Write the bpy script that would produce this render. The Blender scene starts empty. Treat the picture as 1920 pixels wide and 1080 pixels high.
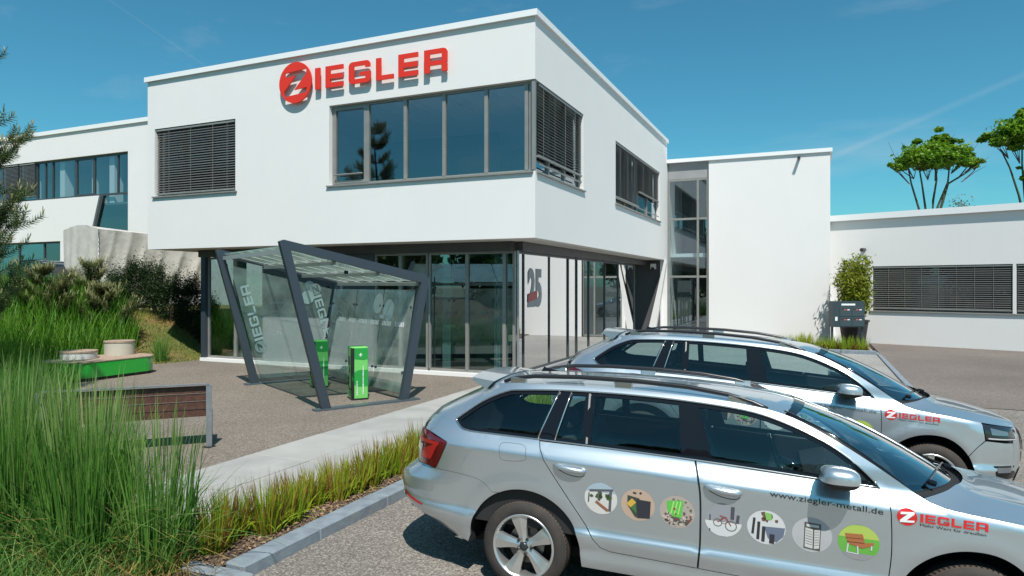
import bpy, bmesh, math, random
import numpy as np
from mathutils import Vector, Matrix
from mathutils.geometry import tessellate_polygon, delaunay_2d_cdt

# ---------------------------------------------------------------- camera, sky, sun, exposure
sc = bpy.context.scene
COL = sc.collection
YAW = 0.416557
cam = bpy.data.cameras.new('camera'); camo = bpy.data.objects.new('camera', cam); COL.objects.link(camo)
camo.location = (0, 0, 2.1)
camo.rotation_euler = (math.pi/2, 0, YAW)
cam.sensor_width = 36.0; cam.lens = 24.0; cam.shift_y = -0.00234
cam.clip_start = 0.05; cam.clip_end = 4000
sc.camera = camo
SUN_EL, SUN_ROT = math.radians(57.5), math.radians(147.0)
world = bpy.data.worlds.new('World'); sc.world = world; world.use_nodes = True
wn = world.node_tree; bg = wn.nodes['Background']
sky = wn.nodes.new('ShaderNodeTexSky'); sky.sky_type = 'NISHITA'; sky.sun_disc = False
sky.sun_elevation = SUN_EL; sky.sun_rotation = SUN_ROT
sky.altitude = 300; sky.air_density = 1.0; sky.dust_density = 0.9; sky.ozone_density = 1.6
tint = wn.nodes.new('ShaderNodeMixRGB'); tint.blend_type = 'MULTIPLY'; tint.inputs[0].default_value = 1
tint.inputs[2].default_value = (0.42, 1.10, 1.12, 1)
wn.links.new(sky.outputs[0], tint.inputs[1])
# thin streaks of high cloud and an old vapour trail, laid out by sky direction
tcw = wn.nodes.new('ShaderNodeTexCoord')
mpw = wn.nodes.new('ShaderNodeMapping'); mpw.inputs['Scale'].default_value = (2.2, 5.5, 11.0); mpw.inputs['Rotation'].default_value = (0.25, 0.1, 0.5)
wn.links.new(tcw.outputs['Generated'], mpw.inputs[0])
nzw = wn.nodes.new('ShaderNodeTexNoise'); nzw.inputs['Scale'].default_value = 1.4; nzw.inputs['Detail'].default_value = 7; nzw.inputs['Roughness'].default_value = 0.6
wn.links.new(mpw.outputs[0], nzw.inputs['Vector'])
rpw = wn.nodes.new('ShaderNodeMapRange'); rpw.inputs[1].default_value = 0.55; rpw.inputs[2].default_value = 0.85; rpw.inputs[4].default_value = 0.22
wn.links.new(nzw.outputs[0], rpw.inputs[0])
def trail(normal, width, amp):
    d = wn.nodes.new('ShaderNodeVectorMath'); d.operation = 'DOT_PRODUCT'; d.inputs[1].default_value = normal
    nm = wn.nodes.new('ShaderNodeVectorMath'); nm.operation = 'NORMALIZE'
    wn.links.new(tcw.outputs['Generated'], nm.inputs[0]); wn.links.new(nm.outputs[0], d.inputs[0])
    ab = wn.nodes.new('ShaderNodeMath'); ab.operation = 'ABSOLUTE'; wn.links.new(d.outputs['Value'], ab.inputs[0])
    mr = wn.nodes.new('ShaderNodeMapRange'); mr.interpolation_type = 'SMOOTHSTEP'
    mr.inputs[1].default_value = width; mr.inputs[2].default_value = 0.0; mr.inputs[3].default_value = 0; mr.inputs[4].default_value = amp
    wn.links.new(ab.outputs[0], mr.inputs[0])
    mu = wn.nodes.new('ShaderNodeMath'); mu.operation = 'MULTIPLY'; wn.links.new(mr.outputs[0], mu.inputs[0]); wn.links.new(nzw.outputs[0], mu.inputs[1])
    return mu
t1 = trail((0.3644, 0.149, -0.9193), 0.006, 0.15)
t2 = trail((-0.5223, -0.2195, -0.824), 0.0022, 0.09)
ad = wn.nodes.new('ShaderNodeMath'); wn.links.new(rpw.outputs[0], ad.inputs[0]); wn.links.new(t1.outputs[0], ad.inputs[1])
ad2 = wn.nodes.new('ShaderNodeMath'); wn.links.new(ad.outputs[0], ad2.inputs[0]); wn.links.new(t2.outputs[0], ad2.inputs[1])
mxw = wn.nodes.new('ShaderNodeMixRGB'); mxw.inputs[2].default_value = (6.5, 6.9, 7.1, 1)
wn.links.new(ad2.outputs[0], mxw.inputs[0]); wn.links.new(tint.outputs[0], mxw.inputs[1]); wn.links.new(mxw.outputs[0], bg.inputs[0])
bg.inputs[1].default_value = 0.090
sl = bpy.data.lights.new('sun', 'SUN'); slo = bpy.data.objects.new('sun', sl); COL.objects.link(slo)
sl.energy = 5.0; sl.angle = math.radians(0.53); sl.color = (1.0, 0.955, 0.90)
tosun = Vector((math.sin(SUN_ROT)*math.cos(SUN_EL), math.cos(SUN_ROT)*math.cos(SUN_EL), math.sin(SUN_EL)))
slo.rotation_euler = tosun.to_track_quat('Z', 'Y').to_euler(); slo.location = (10, -20, 40)
sc.view_settings.view_transform = 'Standard'; sc.view_settings.look = 'None'
sc.view_settings.exposure = 0.17; sc.view_settings.gamma = 1.0; sc.view_settings.use_curve_mapping = False
sc.cycles.max_bounces = 8; sc.cycles.transparent_max_bounces = 24; sc.cycles.glossy_bounces = 5; sc.cycles.diffuse_bounces = 3
sc.cycles.caustics_reflective = False; sc.cycles.caustics_refractive = False
RND = random.Random(7); NR = np.random.default_rng(11)

# ---------------------------------------------------------------- materials
def mat(name, col, rough=0.6, metal=0.0, col2=None, scale=6.0, bump=0.0, bscale=60.0, coat=0.0, spec=0.5, detail=4, lo=0.35, hi=0.65, voronoi=False, island=0.0, bdist=0.01):
    m = bpy.data.materials.new(name); m.use_nodes = True; n = m.node_tree; b = n.nodes['Principled BSDF']
    b.inputs['Base Color'].default_value = (*col, 1); b.inputs['Roughness'].default_value = rough; b.inputs['Metallic'].default_value = metal
    b.inputs['Specular IOR Level'].default_value = spec; b.inputs['Coat Weight'].default_value = coat; b.inputs['Coat Roughness'].default_value = 0.04
    tc = n.nodes.new('ShaderNodeTexCoord')
    out = None
    if col2 is not None:
        if voronoi:
            t = n.nodes.new('ShaderNodeTexVoronoi'); t.inputs['Scale'].default_value = scale
            n.links.new(tc.outputs['Object'], t.inputs['Vector'])
            sp = n.nodes.new('ShaderNodeSeparateColor'); n.links.new(t.outputs['Color'], sp.inputs[0]); src = sp.outputs[0]
        else:
            t = n.nodes.new('ShaderNodeTexNoise'); t.inputs['Scale'].default_value = scale; t.inputs['Detail'].default_value = detail
            n.links.new(tc.outputs['Object'], t.inputs['Vector']); src = t.outputs[0]
        mr = n.nodes.new('ShaderNodeMapRange'); mr.inputs[1].default_value = lo; mr.inputs[2].default_value = hi; n.links.new(src, mr.inputs[0])
        mx = n.nodes.new('ShaderNodeMixRGB'); mx.inputs[1].default_value = (*col, 1); mx.inputs[2].default_value = (*col2, 1)
        n.links.new(mr.outputs[0], mx.inputs[0]); out = mx.outputs[0]
    if island:
        g = n.nodes.new('ShaderNodeNewGeometry'); hs = n.nodes.new('ShaderNodeHueSaturation')
        mr = n.nodes.new('ShaderNodeMapRange'); mr.inputs[3].default_value = 1-island; mr.inputs[4].default_value = 1+island
        n.links.new(g.outputs['Random Per Island'], mr.inputs[0]); n.links.new(mr.outputs[0], hs.inputs['Value'])
        if out: n.links.new(out, hs.inputs['Color'])
        else: hs.inputs['Color'].default_value = (*col, 1)
        out = hs.outputs[0]
    if out: n.links.new(out, b.inputs['Base Color'])
    if bump:
        t2 = n.nodes.new('ShaderNodeTexNoise'); t2.inputs['Scale'].default_value = bscale; t2.inputs['Detail'].default_value = 5
        n.links.new(tc.outputs['Object'], t2.inputs['Vector'])
        bp = n.nodes.new('ShaderNodeBump'); bp.inputs['Strength'].default_value = bump; bp.inputs['Distance'].default_value = bdist
        n.links.new(t2.outputs[0], bp.inputs['Height']); n.links.new(bp.outputs[0], b.inputs['Normal'])
    return m
def speckle(name, cols, scale, big=(0.5, 0.12), rough=0.9, bump=0.6):
    """asphalt / bound gravel: grains of several colours plus large soft patches"""
    m = bpy.data.materials.new(name); m.use_nodes = True; n = m.node_tree; b = n.nodes['Principled BSDF']; b.inputs['Roughness'].default_value = rough
    b.inputs['Specular IOR Level'].default_value = 0.3
    tc = n.nodes.new('ShaderNodeTexCoord'); v = n.nodes.new('ShaderNodeTexVoronoi'); v.inputs['Scale'].default_value = scale
    n.links.new(tc.outputs['Object'], v.inputs['Vector'])
    sp = n.nodes.new('ShaderNodeSeparateColor'); n.links.new(v.outputs['Color'], sp.inputs[0])
    r = n.nodes.new('ShaderNodeValToRGB'); r.color_ramp.interpolation = 'LINEAR'
    for i, c in enumerate(cols):
        p = i/(len(cols)-1)
        e = r.color_ramp.elements[i] if i < 2 else r.color_ramp.elements.new(p)
        e.position = p; e.color = (*c, 1)
    r.color_ramp.elements[0].position = 0
    n.links.new(sp.outputs[0], r.inputs[0])
    nz = n.nodes.new('ShaderNodeTexNoise'); nz.inputs['Scale'].default_value = big[0]; nz.inputs['Detail'].default_value = 6; n.links.new(tc.outputs['Object'], nz.inputs['Vector'])
    mr = n.nodes.new('ShaderNodeMapRange'); mr.inputs[1].default_value = 0.3; mr.inputs[2].default_value = 0.7; mr.inputs[3].default_value = 1-big[1]; mr.inputs[4].default_value = 1+big[1]
    n.links.new(nz.outputs[0], mr.inputs[0])
    st = n.nodes.new('ShaderNodeTexNoise'); st.inputs['Scale'].default_value = 2.3; st.inputs['Detail'].default_value = 8; st.inputs['Roughness'].default_value = 0.65; n.links.new(tc.outputs['Object'], st.inputs['Vector'])
    ms = n.nodes.new('ShaderNodeMapRange'); ms.inputs[1].default_value = 0.60; ms.inputs[2].default_value = 0.72; ms.inputs[3].default_value = 1.0; ms.inputs[4].default_value = 0.80; n.links.new(st.outputs[0], ms.inputs[0])
    mm = n.nodes.new('ShaderNodeMath'); mm.operation = 'MULTIPLY'; n.links.new(mr.outputs[0], mm.inputs[0]); n.links.new(ms.outputs[0], mm.inputs[1])
    hs = n.nodes.new('ShaderNodeHueSaturation'); n.links.new(r.outputs[0], hs.inputs['Color']); n.links.new(mm.outputs[0], hs.inputs['Value'])
    n.links.new(hs.outputs[0], b.inputs['Base Color'])
    bp = n.nodes.new('ShaderNodeBump'); bp.inputs['Strength'].default_value = bump; bp.inputs['Distance'].default_value = 0.008
    n.links.new(v.outputs['Distance'], bp.inputs['Height']); n.links.new(bp.outputs[0], b.inputs['Normal'])
    return m
def leafmat(name, cols, trans=0.35, rough=0.5, nscale=1.2):
    m = bpy.data.materials.new(name); m.use_nodes = True; n = m.node_tree; b = n.nodes['Principled BSDF']; o = n.nodes['Material Output']
    b.inputs['Roughness'].default_value = rough; b.inputs['Specular IOR Level'].default_value = 0.3
    g = n.nodes.new('ShaderNodeNewGeometry'); r = n.nodes.new('ShaderNodeValToRGB')
    for i, c in enumerate(cols):
        p = i/(len(cols)-1)
        e = r.color_ramp.elements[i] if i < 2 else r.color_ramp.elements.new(p)
        e.position = p; e.color = (*c, 1)
    r.color_ramp.elements[0].position = 0
    tc = n.nodes.new('ShaderNodeTexCoord'); nz = n.nodes.new('ShaderNodeTexNoise'); nz.inputs['Scale'].default_value = nscale; n.links.new(tc.outputs['Object'], nz.inputs['Vector'])
    a = n.nodes.new('ShaderNodeMath'); a.operation = 'MULTIPLY_ADD'; a.inputs[1].default_value = 0.65; n.links.new(g.outputs['Random Per Island'], a.inputs[0])
    mr = n.nodes.new('ShaderNodeMapRange'); mr.inputs[1].default_value = 0.3; mr.inputs[2].default_value = 0.7; mr.inputs[4].default_value = 0.35
    n.links.new(nz.outputs[0], mr.inputs[0]); n.links.new(mr.outputs[0], a.inputs[2]); n.links.new(a.outputs[0], r.inputs[0])
    n.links.new(r.outputs[0], b.inputs['Base Color'])
    t = n.nodes.new('ShaderNodeBsdfTranslucent'); n.links.new(r.outputs[0], t.inputs[0])
    mx = n.nodes.new('ShaderNodeMixShader'); mx.inputs[0].default_value = trans
    n.links.new(b.outputs[0], mx.inputs[1]); n.links.new(t.outputs[0], mx.inputs[2]); n.links.new(mx.outputs[0], o.inputs[0])
    return m
def glass(name, tintc, ior=1.5, base=0.0, gain=1.0, rough=0.0, refl=(1, 1, 1), dust=0.0, dustc=(0.6, 0.7, 0.65)):
    m = bpy.data.materials.new(name); m.use_nodes = True; n = m.node_tree; o = n.nodes['Material Output']; n.nodes.remove(n.nodes['Principled BSDF'])
    tr = n.nodes.new('ShaderNodeBsdfTransparent'); tr.inputs[0].default_value = (*tintc, 1)
    gl = n.nodes.new('ShaderNodeBsdfGlossy'); gl.inputs['Roughness'].default_value = rough; gl.inputs[0].default_value = (*refl, 1)
    fr = n.nodes.new('ShaderNodeFresnel'); ge = n.nodes.new('ShaderNodeNewGeometry')     # thin pane: same reflectance from both faces
    io = n.nodes.new('ShaderNodeMapRange'); io.inputs[3].default_value = ior; io.inputs[4].default_value = 1/ior
    n.links.new(ge.outputs['Backfacing'], io.inputs[0]); n.links.new(io.outputs[0], fr.inputs[0])
    ma = n.nodes.new('ShaderNodeMath'); ma.operation = 'MULTIPLY_ADD'; ma.use_clamp = True; ma.inputs[1].default_value = gain; ma.inputs[2].default_value = base
    n.links.new(fr.outputs[0], ma.inputs[0])
    mx = n.nodes.new('ShaderNodeMixShader'); n.links.new(ma.outputs[0], mx.inputs[0]); n.links.new(tr.outputs[0], mx.inputs[1]); n.links.new(gl.outputs[0], mx.inputs[2])
    last = mx
    if dust:
        df = n.nodes.new('ShaderNodeBsdfDiffuse'); df.inputs[0].default_value = (*dustc, 1); tl = n.nodes.new('ShaderNodeBsdfTranslucent'); tl.inputs[0].default_value = (*dustc, 1)
        m1 = n.nodes.new('ShaderNodeMixShader'); n.links.new(df.outputs[0], m1.inputs[1]); n.links.new(tl.outputs[0], m1.inputs[2])
        tc = n.nodes.new('ShaderNodeTexCoord'); nz = n.nodes.new('ShaderNodeTexNoise'); nz.inputs['Scale'].default_value = 2.5; nz.inputs['Detail'].default_value = 6; n.links.new(tc.outputs['Object'], nz.inputs['Vector'])
        md = n.nodes.new('ShaderNodeMath'); md.operation = 'MULTIPLY'; md.inputs[1].default_value = dust*2; n.links.new(nz.outputs[0], md.inputs[0])
        last = n.nodes.new('ShaderNodeMixShader'); n.links.new(md.outputs[0], last.inputs[0]); n.links.new(mx.outputs[0], last.inputs[1]); n.links.new(m1.outputs[0], last.inputs[2])
    n.links.new(last.outputs[0], o.inputs[0]); return m
def film(name, col, alpha):
    m = bpy.data.materials.new(name); m.use_nodes = True; b = m.node_tree.nodes['Principled BSDF']
    b.inputs['Base Color'].default_value = (*col, 1); b.inputs['Roughness'].default_value = 0.5; b.inputs['Alpha'].default_value = alpha; return m

# ---------------------------------------------------------------- mesh helpers
def npmesh(name, V, F, m, parent=None, smooth=False, normals=None):
    me = bpy.data.meshes.new(name); V = np.asarray(V, np.float32)
    if isinstance(F, np.ndarray):
        k = F.shape[1]; me.vertices.add(len(V)); me.vertices.foreach_set('co', V.ravel())
        me.loops.add(F.size); me.loops.foreach_set('vertex_index', F.astype(np.int32).ravel())
        me.polygons.add(len(F)); me.polygons.foreach_set('loop_start', np.arange(0, F.size, k, dtype=np.int32))
        me.update(calc_edges=True)
    else:
        me.from_pydata([tuple(map(float, v)) for v in V], [], F); me.update()
    if smooth: me.polygons.foreach_set('use_smooth', np.ones(len(me.polygons), bool))
    me.materials.append(m); o = bpy.data.objects.new(name, me); COL.objects.link(o)
    if normals is not None: me.normals_split_custom_set_from_vertices([tuple(x) for x in normals])
    attach(o, parent); return o
def attach(o, parent):
    if parent is None: return
    o.parent = parent
    if parent.type == 'EMPTY' and not parent.get('_local'): o.matrix_parent_inverse = Matrix.Translation(-parent.location)
class MB:
    def __init__(s): s.v = []; s.f = []
    def add(s, V, F):
        n = len(s.v); s.v += [tuple(map(float, p)) for p in V]; s.f += [tuple(i+n for i in q) for q in F]; return s
    def box(s, a, b):
        x0, y0, z0 = [min(a[i], b[i]) for i in range(3)]; x1, y1, z1 = [max(a[i], b[i]) for i in range(3)]
        return s.add([(x0,y0,z0),(x1,y0,z0),(x1,y1,z0),(x0,y1,z0),(x0,y0,z1),(x1,y0,z1),(x1,y1,z1),(x0,y1,z1)],
                     [(3,2,1,0),(4,5,6,7),(0,1,5,4),(1,2,6,5),(2,3,7,6),(3,0,4,7)])
    def cbox(s, a, b, c=0.01):   # box with chamfered edges
        bm = bmesh.new(); bmesh.ops.create_cube(bm, size=1)
        for v in bm.verts: v.co = Vector([(a[i]+b[i])/2 + v.co[i]*abs(b[i]-a[i]) for i in range(3)])
        bmesh.ops.bevel(bm, geom=bm.edges[:], offset=c, segments=1, affect='EDGES'); return s.bm(bm)
    def bm(s, bm):
        bm.verts.index_update(); s.add([v.co for v in bm.verts], [[v.index for v in f.verts] for f in bm.faces]); bm.free(); return s
    def bar(s, p, q, w, h, up=(0,0,1)):
        p, q = Vector(p), Vector(q); d = (q-p).normalized(); a = d.cross(Vector(up))
        if a.length < 1e-5: a = d.cross(Vector((1,0,0)))
        a.normalize(); b = a.cross(d).normalized(); a *= w/2; b *= h/2
        return s.add([p-a-b, p+a-b, p+a+b, p-a+b, q-a-b, q+a-b, q+a+b, q-a+b], [(3,2,1,0),(4,5,6,7),(0,1,5,4),(1,2,6,5),(2,3,7,6),(3,0,4,7)])
    def tube(s, pts, r, n=8, cap=True):
        pts = [Vector(p) for p in pts]; R = r if isinstance(r, (list, tuple)) else [r]*len(pts); base = len(s.v); rings = []
        ref = Vector((0,0,1))
        for i, p in enumerate(pts):
            d = (pts[min(i+1, len(pts)-1)] - pts[max(i-1, 0)]).normalized()
            a = d.cross(ref); a = d.cross(Vector((1,0,0))) if a.length < 0.05 else a
            a.normalize(); b = a.cross(d)
            rings.append([p + a*math.cos(2*math.pi*k/n)*R[i] + b*math.sin(2*math.pi*k/n)*R[i] for k in range(n)])
        V = [v for g in rings for v in g]; F = []
        for i in range(len(pts)-1):
            for k in range(n): F.append((i*n+k, i*n+(k+1)%n, (i+1)*n+(k+1)%n, (i+1)*n+k))
        if cap: F += [tuple(range(n))[::-1], tuple((len(pts)-1)*n+k for k in range(n))]
        return s.add(V, F)
    def lathe(s, prof, origin=(0,0,0), n=32, axis='z', close=False):
        o = Vector(origin); V = []; F = []; m = len(prof)
        for k in range(n):
            c, d = math.cos(2*math.pi*k/n), math.sin(2*math.pi*k/n)
            for r, h in prof: V.append(o + (Vector((r*c, r*d, h)) if axis == 'z' else Vector((r*c, h, r*d))))
        for k in range(n):
            for i in range(m-1 + (1 if close else 0)):
                j = (i+1) % m; F.append((k*m+i, ((k+1)%n)*m+i, ((k+1)%n)*m+j, k*m+j))
        return s.add(V, F)
    def prism(s, poly, fn, d0, d1, holes=()):
        """2-D polygon (u,v) with holes, extruded between depths d0 and d1; fn(u,v,d) -> xyz"""
        loops = [list(poly)] + [list(h) for h in holes]
        flat = [p for l in loops for p in l]
        tris = tessellate_polygon([[Vector((p[0], p[1], 0)) for p in l] for l in loops])
        n = len(flat); V = [fn(p[0], p[1], d0) for p in flat] + [fn(p[0], p[1], d1) for p in flat]
        F = [tuple(t) for t in tris] + [tuple(i+n for i in t)[::-1] for t in tris]; k = 0
        for l in loops:
            for i in range(len(l)): j = (i+1) % len(l); F.append((k+i, k+j, k+j+n, k+i+n))
            k += len(l)
        return s.add(V, F)
    def build(s, name, m, parent=None, smooth=False, angle=None):
        me = bpy.data.meshes.new(name); me.from_pydata(s.v, [], s.f); me.update()
        bm = bmesh.new(); bm.from_mesh(me); bmesh.ops.recalc_face_normals(bm, faces=bm.faces[:]); bm.to_mesh(me); bm.free()
        if smooth or angle:
            me.polygons.foreach_set('use_smooth', np.ones(len(me.polygons), bool))
            if angle: me.set_sharp_from_angle(angle=math.radians(angle))
        me.materials.append(m); o = bpy.data.objects.new(name, me); COL.objects.link(o); attach(o, parent); return o
def tag(o, label, cat, group=None, kind=None):
    if label: o['label'] = label
    if cat: o['category'] = cat
    if group: o['group'] = group
    if kind: o['kind'] = kind
    return o
def thing(name, label, cat, loc=(0,0,0), group=None):
    o = bpy.data.objects.new(name, None); COL.objects.link(o); o.location = loc; o.empty_display_size = 0.2
    return tag(o, label, cat, group)
def struct(o, label=None): o['kind'] = 'structure'; (o.__setitem__('label', label) if label else None); return o
def copy_tree(o, parent=None):
    c = o.copy(); COL.objects.link(c); c.parent = parent
    for ch in list(o.children): copy_tree(ch, c)
    return c
def circ(cx, cy, r, n=40, a0=0.0): return [(cx+r*math.cos(a0+2*math.pi*i/n), cy+r*math.sin(a0+2*math.pi*i/n)) for i in range(n)]
def rect(x0, y0, x1, y1): return [(x0,y0),(x1,y0),(x1,y1),(x0,y1)]
# extended block letters, unit height, as (width, [polygons])
def letter(ch):
    t = 0.27; h = 0.205
    if ch == 'I': return 0.30, [rect(0,0,0.30,1)]
    if ch == 'E': return 1.0, [rect(0,0,t,1), rect(t,1-h,1,1), rect(t,.5-h/2,.97,.5+h/2), rect(t,0,1,h)]
    if ch == 'L': return 0.95, [rect(0,0,t,1), rect(t,0,.95,h)]
    if ch == 'G': return 1.15, [[(0,.16),(.06,.05),(.17,0),(.17,1),(.06,.95),(0,.84)], [(.17,0),(t,0),(t,1),(.17,1)], [(t,1-h),(1.12,1-h),(1.12,.86),(1.06,.96),(.97,1),(t,1)], [(.87,.70),(1.12,.70),(1.12,1-h),(.87,1-h)],
                             [(t,0),(.98,0),(1.09,.05),(1.15,.16),(1.15,h),(t,h)], [(.90,h),(1.15,h),(1.15,.50),(.90,.50)], [(.58,.34),(.90,.34),(.90,.50),(.58,.50)]]
    if ch == 'R': return 1.12, [rect(0,0,t,1), [(t,1-h),(1.12,1-h),(1.12,.85),(1.05,.96),(.94,1),(t,1)], [(.86,.50),(1.12,.50),(1.12,1-h),(.86,1-h)], [(t,.30),(1.06,.30),(1.12,.42),(1.12,.50),(t,.50)], [(.86,0),(1.12,0),(1.12,.30),(.86,.30)]]
ZP = [(-.66,.52),(.70,.62),(.70,.38),(-.06,-.36),(.74,-.30),(.68,-.56),(-.72,-.66),(-.72,-.40),(.02,.34),(-.66,.28)]   # Z inside a unit disc
_fonts = {}
def text_tris(s, xs=1.0, bold=0.0):
    """flat text -> (verts2d, faces), unit cap height, left aligned, widened by xs"""
    cu = bpy.data.curves.new('text', 'FONT'); cu.body = s; cu.resolution_u = 3; cu.offset = bold
    ob = bpy.data.objects.new('text', cu); me = ob.to_mesh()
    V = [(v.co.x*xs/0.72, v.co.y/0.72) for v in me.vertices]; F = [tuple(p.vertices) for p in me.polygons]
    ob.to_mesh_clear(); bpy.data.objects.remove(ob); bpy.data.curves.remove(cu); return V, F
# blades: bent tapering strips
def blades(base, height, lean, azim, width, bend, seg=4, rng=NR, facing=None):
    n = len(base); t = np.linspace(0, 1, seg+1)[None, :, None]
    d = np.stack([np.cos(azim), np.sin(azim), np.zeros(n)], 1)[:, None, :]
    up = np.array([0, 0, 1.0])[None, None, :]
    L = height[:, None, None]; ln = lean[:, None, None]; bd = bend[:, None, None]
    out = L*(ln*t + bd*t**2.4); rise = L*t*np.sqrt(np.clip(1-(ln+0.35*bd*t)**2, 0.1, 1)) - L*0.55*np.clip(bd, 0, 9)*t**3.2
    c = base[:, None, :] + d*out + up*rise
    fa = rng.uniform(0, math.pi, n) if facing is None else facing
    sd = np.stack([np.cos(fa), np.sin(fa), np.zeros(n)], 1)[:, None, :]
    w = width[:, None, None]*np.clip(1.05-t**1.8, 0.04, 1)*0.5
    a, b = c - sd*w, c + sd*w
    V = np.stack([a, b], 2).reshape(n, (seg+1)*2, 3)
    q = np.array([[2*i, 2*i+1, 2*i+3, 2*i+2] for i in range(seg)])
    F = (q[None] + (np.arange(n)*(seg+1)*2)[:, None, None]).reshape(-1, 4)
    return V.reshape(-1, 3), F
def join(parts):
    V = []; F = []; k = 0
    for v, f in parts: V.append(v); F.append(f+k); k += len(v)
    return np.concatenate(V), np.concatenate(F)
def leaves(cent, size, rng=NR, aspect=0.55, flat=0.0, bias=None):
    """leaf-shaped quads (diamonds folded slightly) at points"""
    n = len(cent); nrm = rng.normal(size=(n, 3)); nrm[:, 2] = np.abs(nrm[:, 2])+flat
    if bias is not None: nrm = nrm + bias
    nrm /= np.linalg.norm(nrm, axis=1)[:, None]
    a = rng.normal(size=(n, 3)); a -= (a*nrm).sum(1)[:, None]*nrm; a /= np.linalg.norm(a, axis=1)[:, None]
    b = np.cross(nrm, a); s = (size*rng.uniform(0.7, 1.3, n))[:, None]
    p = [cent - a*s, cent - b*s*aspect + nrm*s*0.12, cent + a*s, cent + b*s*aspect + nrm*s*0.12]
    V = np.stack(p, 1).reshape(-1, 3); F = np.arange(n*4).reshape(n, 4); return V, F
# ---------------------------------------------------------------- shared materials
STUCCO = mat('white_render', (0.775, 0.755, 0.735), 0.85, col2=(0.755, 0.737, 0.718), scale=0.9, bump=0.55, bscale=110, spec=0.2, bdist=0.006, detail=9, lo=0.3, hi=0.7)
def weather(m, amount=0.10):
    """faint rain streaks: noise stretched downwards, multiplied into the paint"""
    n = m.node_tree; b = n.nodes['Principled BSDF']; src = b.inputs['Base Color'].links[0].from_socket
    tc = n.nodes.new('ShaderNodeTexCoord'); mp = n.nodes.new('ShaderNodeMapping'); mp.inputs['Scale'].default_value = (3.2, 3.2, 0.22); n.links.new(tc.outputs['Object'], mp.inputs[0])
    nz = n.nodes.new('ShaderNodeTexNoise'); nz.inputs['Scale'].default_value = 1.6; nz.inputs['Detail'].default_value = 9; nz.inputs['Roughness'].default_value = 0.62; n.links.new(mp.outputs[0], nz.inputs['Vector'])
    mr = n.nodes.new('ShaderNodeMapRange'); mr.inputs[1].default_value = 0.52; mr.inputs[2].default_value = 0.78; mr.inputs[3].default_value = 1.0; mr.inputs[4].default_value = 1-amount; n.links.new(nz.outputs[0], mr.inputs[0])
    hs = n.nodes.new('ShaderNodeHueSaturation'); n.links.new(src, hs.inputs['Color']); n.links.new(mr.outputs[0], hs.inputs['Value']); n.links.new(hs.outputs[0], b.inputs['Base Color'])
weather(STUCCO, 0.015)
CAP = mat('white_coated_metal', (0.82, 0.82, 0.81), 0.4)
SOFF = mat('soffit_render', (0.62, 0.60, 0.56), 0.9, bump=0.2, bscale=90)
FASC = mat('dark_fascia', (0.055, 0.057, 0.06), 0.5, col2=(0.07,0.07,0.072), scale=3)
ALU = mat('window_aluminium', (0.30, 0.29, 0.265), 0.42, 0.25, col2=(0.26,0.255,0.24), scale=4)
DKALU = mat('dark_window_frame', (0.06, 0.075, 0.08), 0.4, 0.2)
BLIND = mat('blind_slat', (0.15, 0.148, 0.14), 0.45, 0.3, island=0.10)
GREYP = mat('grey_panel', (0.30, 0.30, 0.30), 0.7, col2=(0.27,0.27,0.275), scale=2, bump=0.1)
DKWALL = mat('dark_grey_render', (0.085, 0.087, 0.092), 0.85, bump=0.2, bscale=120)
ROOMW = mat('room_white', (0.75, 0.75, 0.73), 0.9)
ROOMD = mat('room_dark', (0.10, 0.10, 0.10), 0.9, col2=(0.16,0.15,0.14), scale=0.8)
ROOFM = mat('roof_membrane', (0.25,0.25,0.25), 0.9)
GL_UP = glass('upper_window_glass', (0.72, 0.82, 0.83), 1.5, 0.14, 1.7, refl=(0.80,0.92,1.0))
GL_GR = glass('ground_floor_glass', (0.36, 0.52, 0.52), 1.5, 0.20, 2.2, refl=(0.80,0.97,1.0))
GL_SIDE = glass('side_glazing_glass', (0.30, 0.42, 0.42), 1.5, 0.46, 1.9)
GL_SH = glass('shelter_glass', (0.80, 0.90, 0.865), 1.45, 0.03, 1.2, dust=0.40)
GL_ROOF = glass('shelter_roof_glass', (0.78, 0.87, 0.84), 1.45, 0.05, 1.2, dust=0.22)
STEEL = mat('anthracite_powder_coat', (0.042, 0.056, 0.072), 0.42, 0.1, bump=0.05, bscale=300)
GALV = mat('galvanised_steel', (0.42, 0.45, 0.48), 0.38, 0.75, col2=(0.36,0.39,0.42), scale=14)
ASPH = speckle('pale_asphalt', [(0.115,0.102,0.089),(0.17,0.151,0.131),(0.22,0.197,0.173),(0.36,0.325,0.285)], 80, (0.5, 0.16))
DRIVE = speckle('brown_asphalt', [(0.125,0.105,0.092),(0.165,0.14,0.123),(0.20,0.17,0.15)], 40, (0.35, 0.16), bump=0.3)
GRAV = speckle('bound_gravel', [(0.115,0.095,0.077),(0.165,0.138,0.112),(0.205,0.172,0.142),(0.30,0.26,0.218)], 70, (0.4, 0.15))
PAVE = speckle('grey_pavers', [(0.22,0.21,0.20),(0.28,0.27,0.255),(0.33,0.32,0.30)], 30, (0.6, 0.1), bump=0.3)
SLAB = mat('concrete_slab', (0.37, 0.362, 0.342), 0.85, col2=(0.29,0.285,0.27), scale=1.6, bump=0.25, bscale=130, detail=8)
SLABS = [SLAB, mat('concrete_slab', (0.345,0.34,0.325), 0.85, col2=(0.27,0.265,0.25), scale=1.9, bump=0.25, bscale=130, detail=9), mat('concrete_slab', (0.39,0.38,0.355), 0.85, col2=(0.32,0.31,0.29), scale=1.2, bump=0.25, bscale=130, detail=9)]
GRAN = mat('blue_grey_kerb_stone', (0.23, 0.27, 0.30), 0.75, col2=(0.17,0.20,0.23), scale=9, bump=0.4, bscale=70, detail=8)
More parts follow.
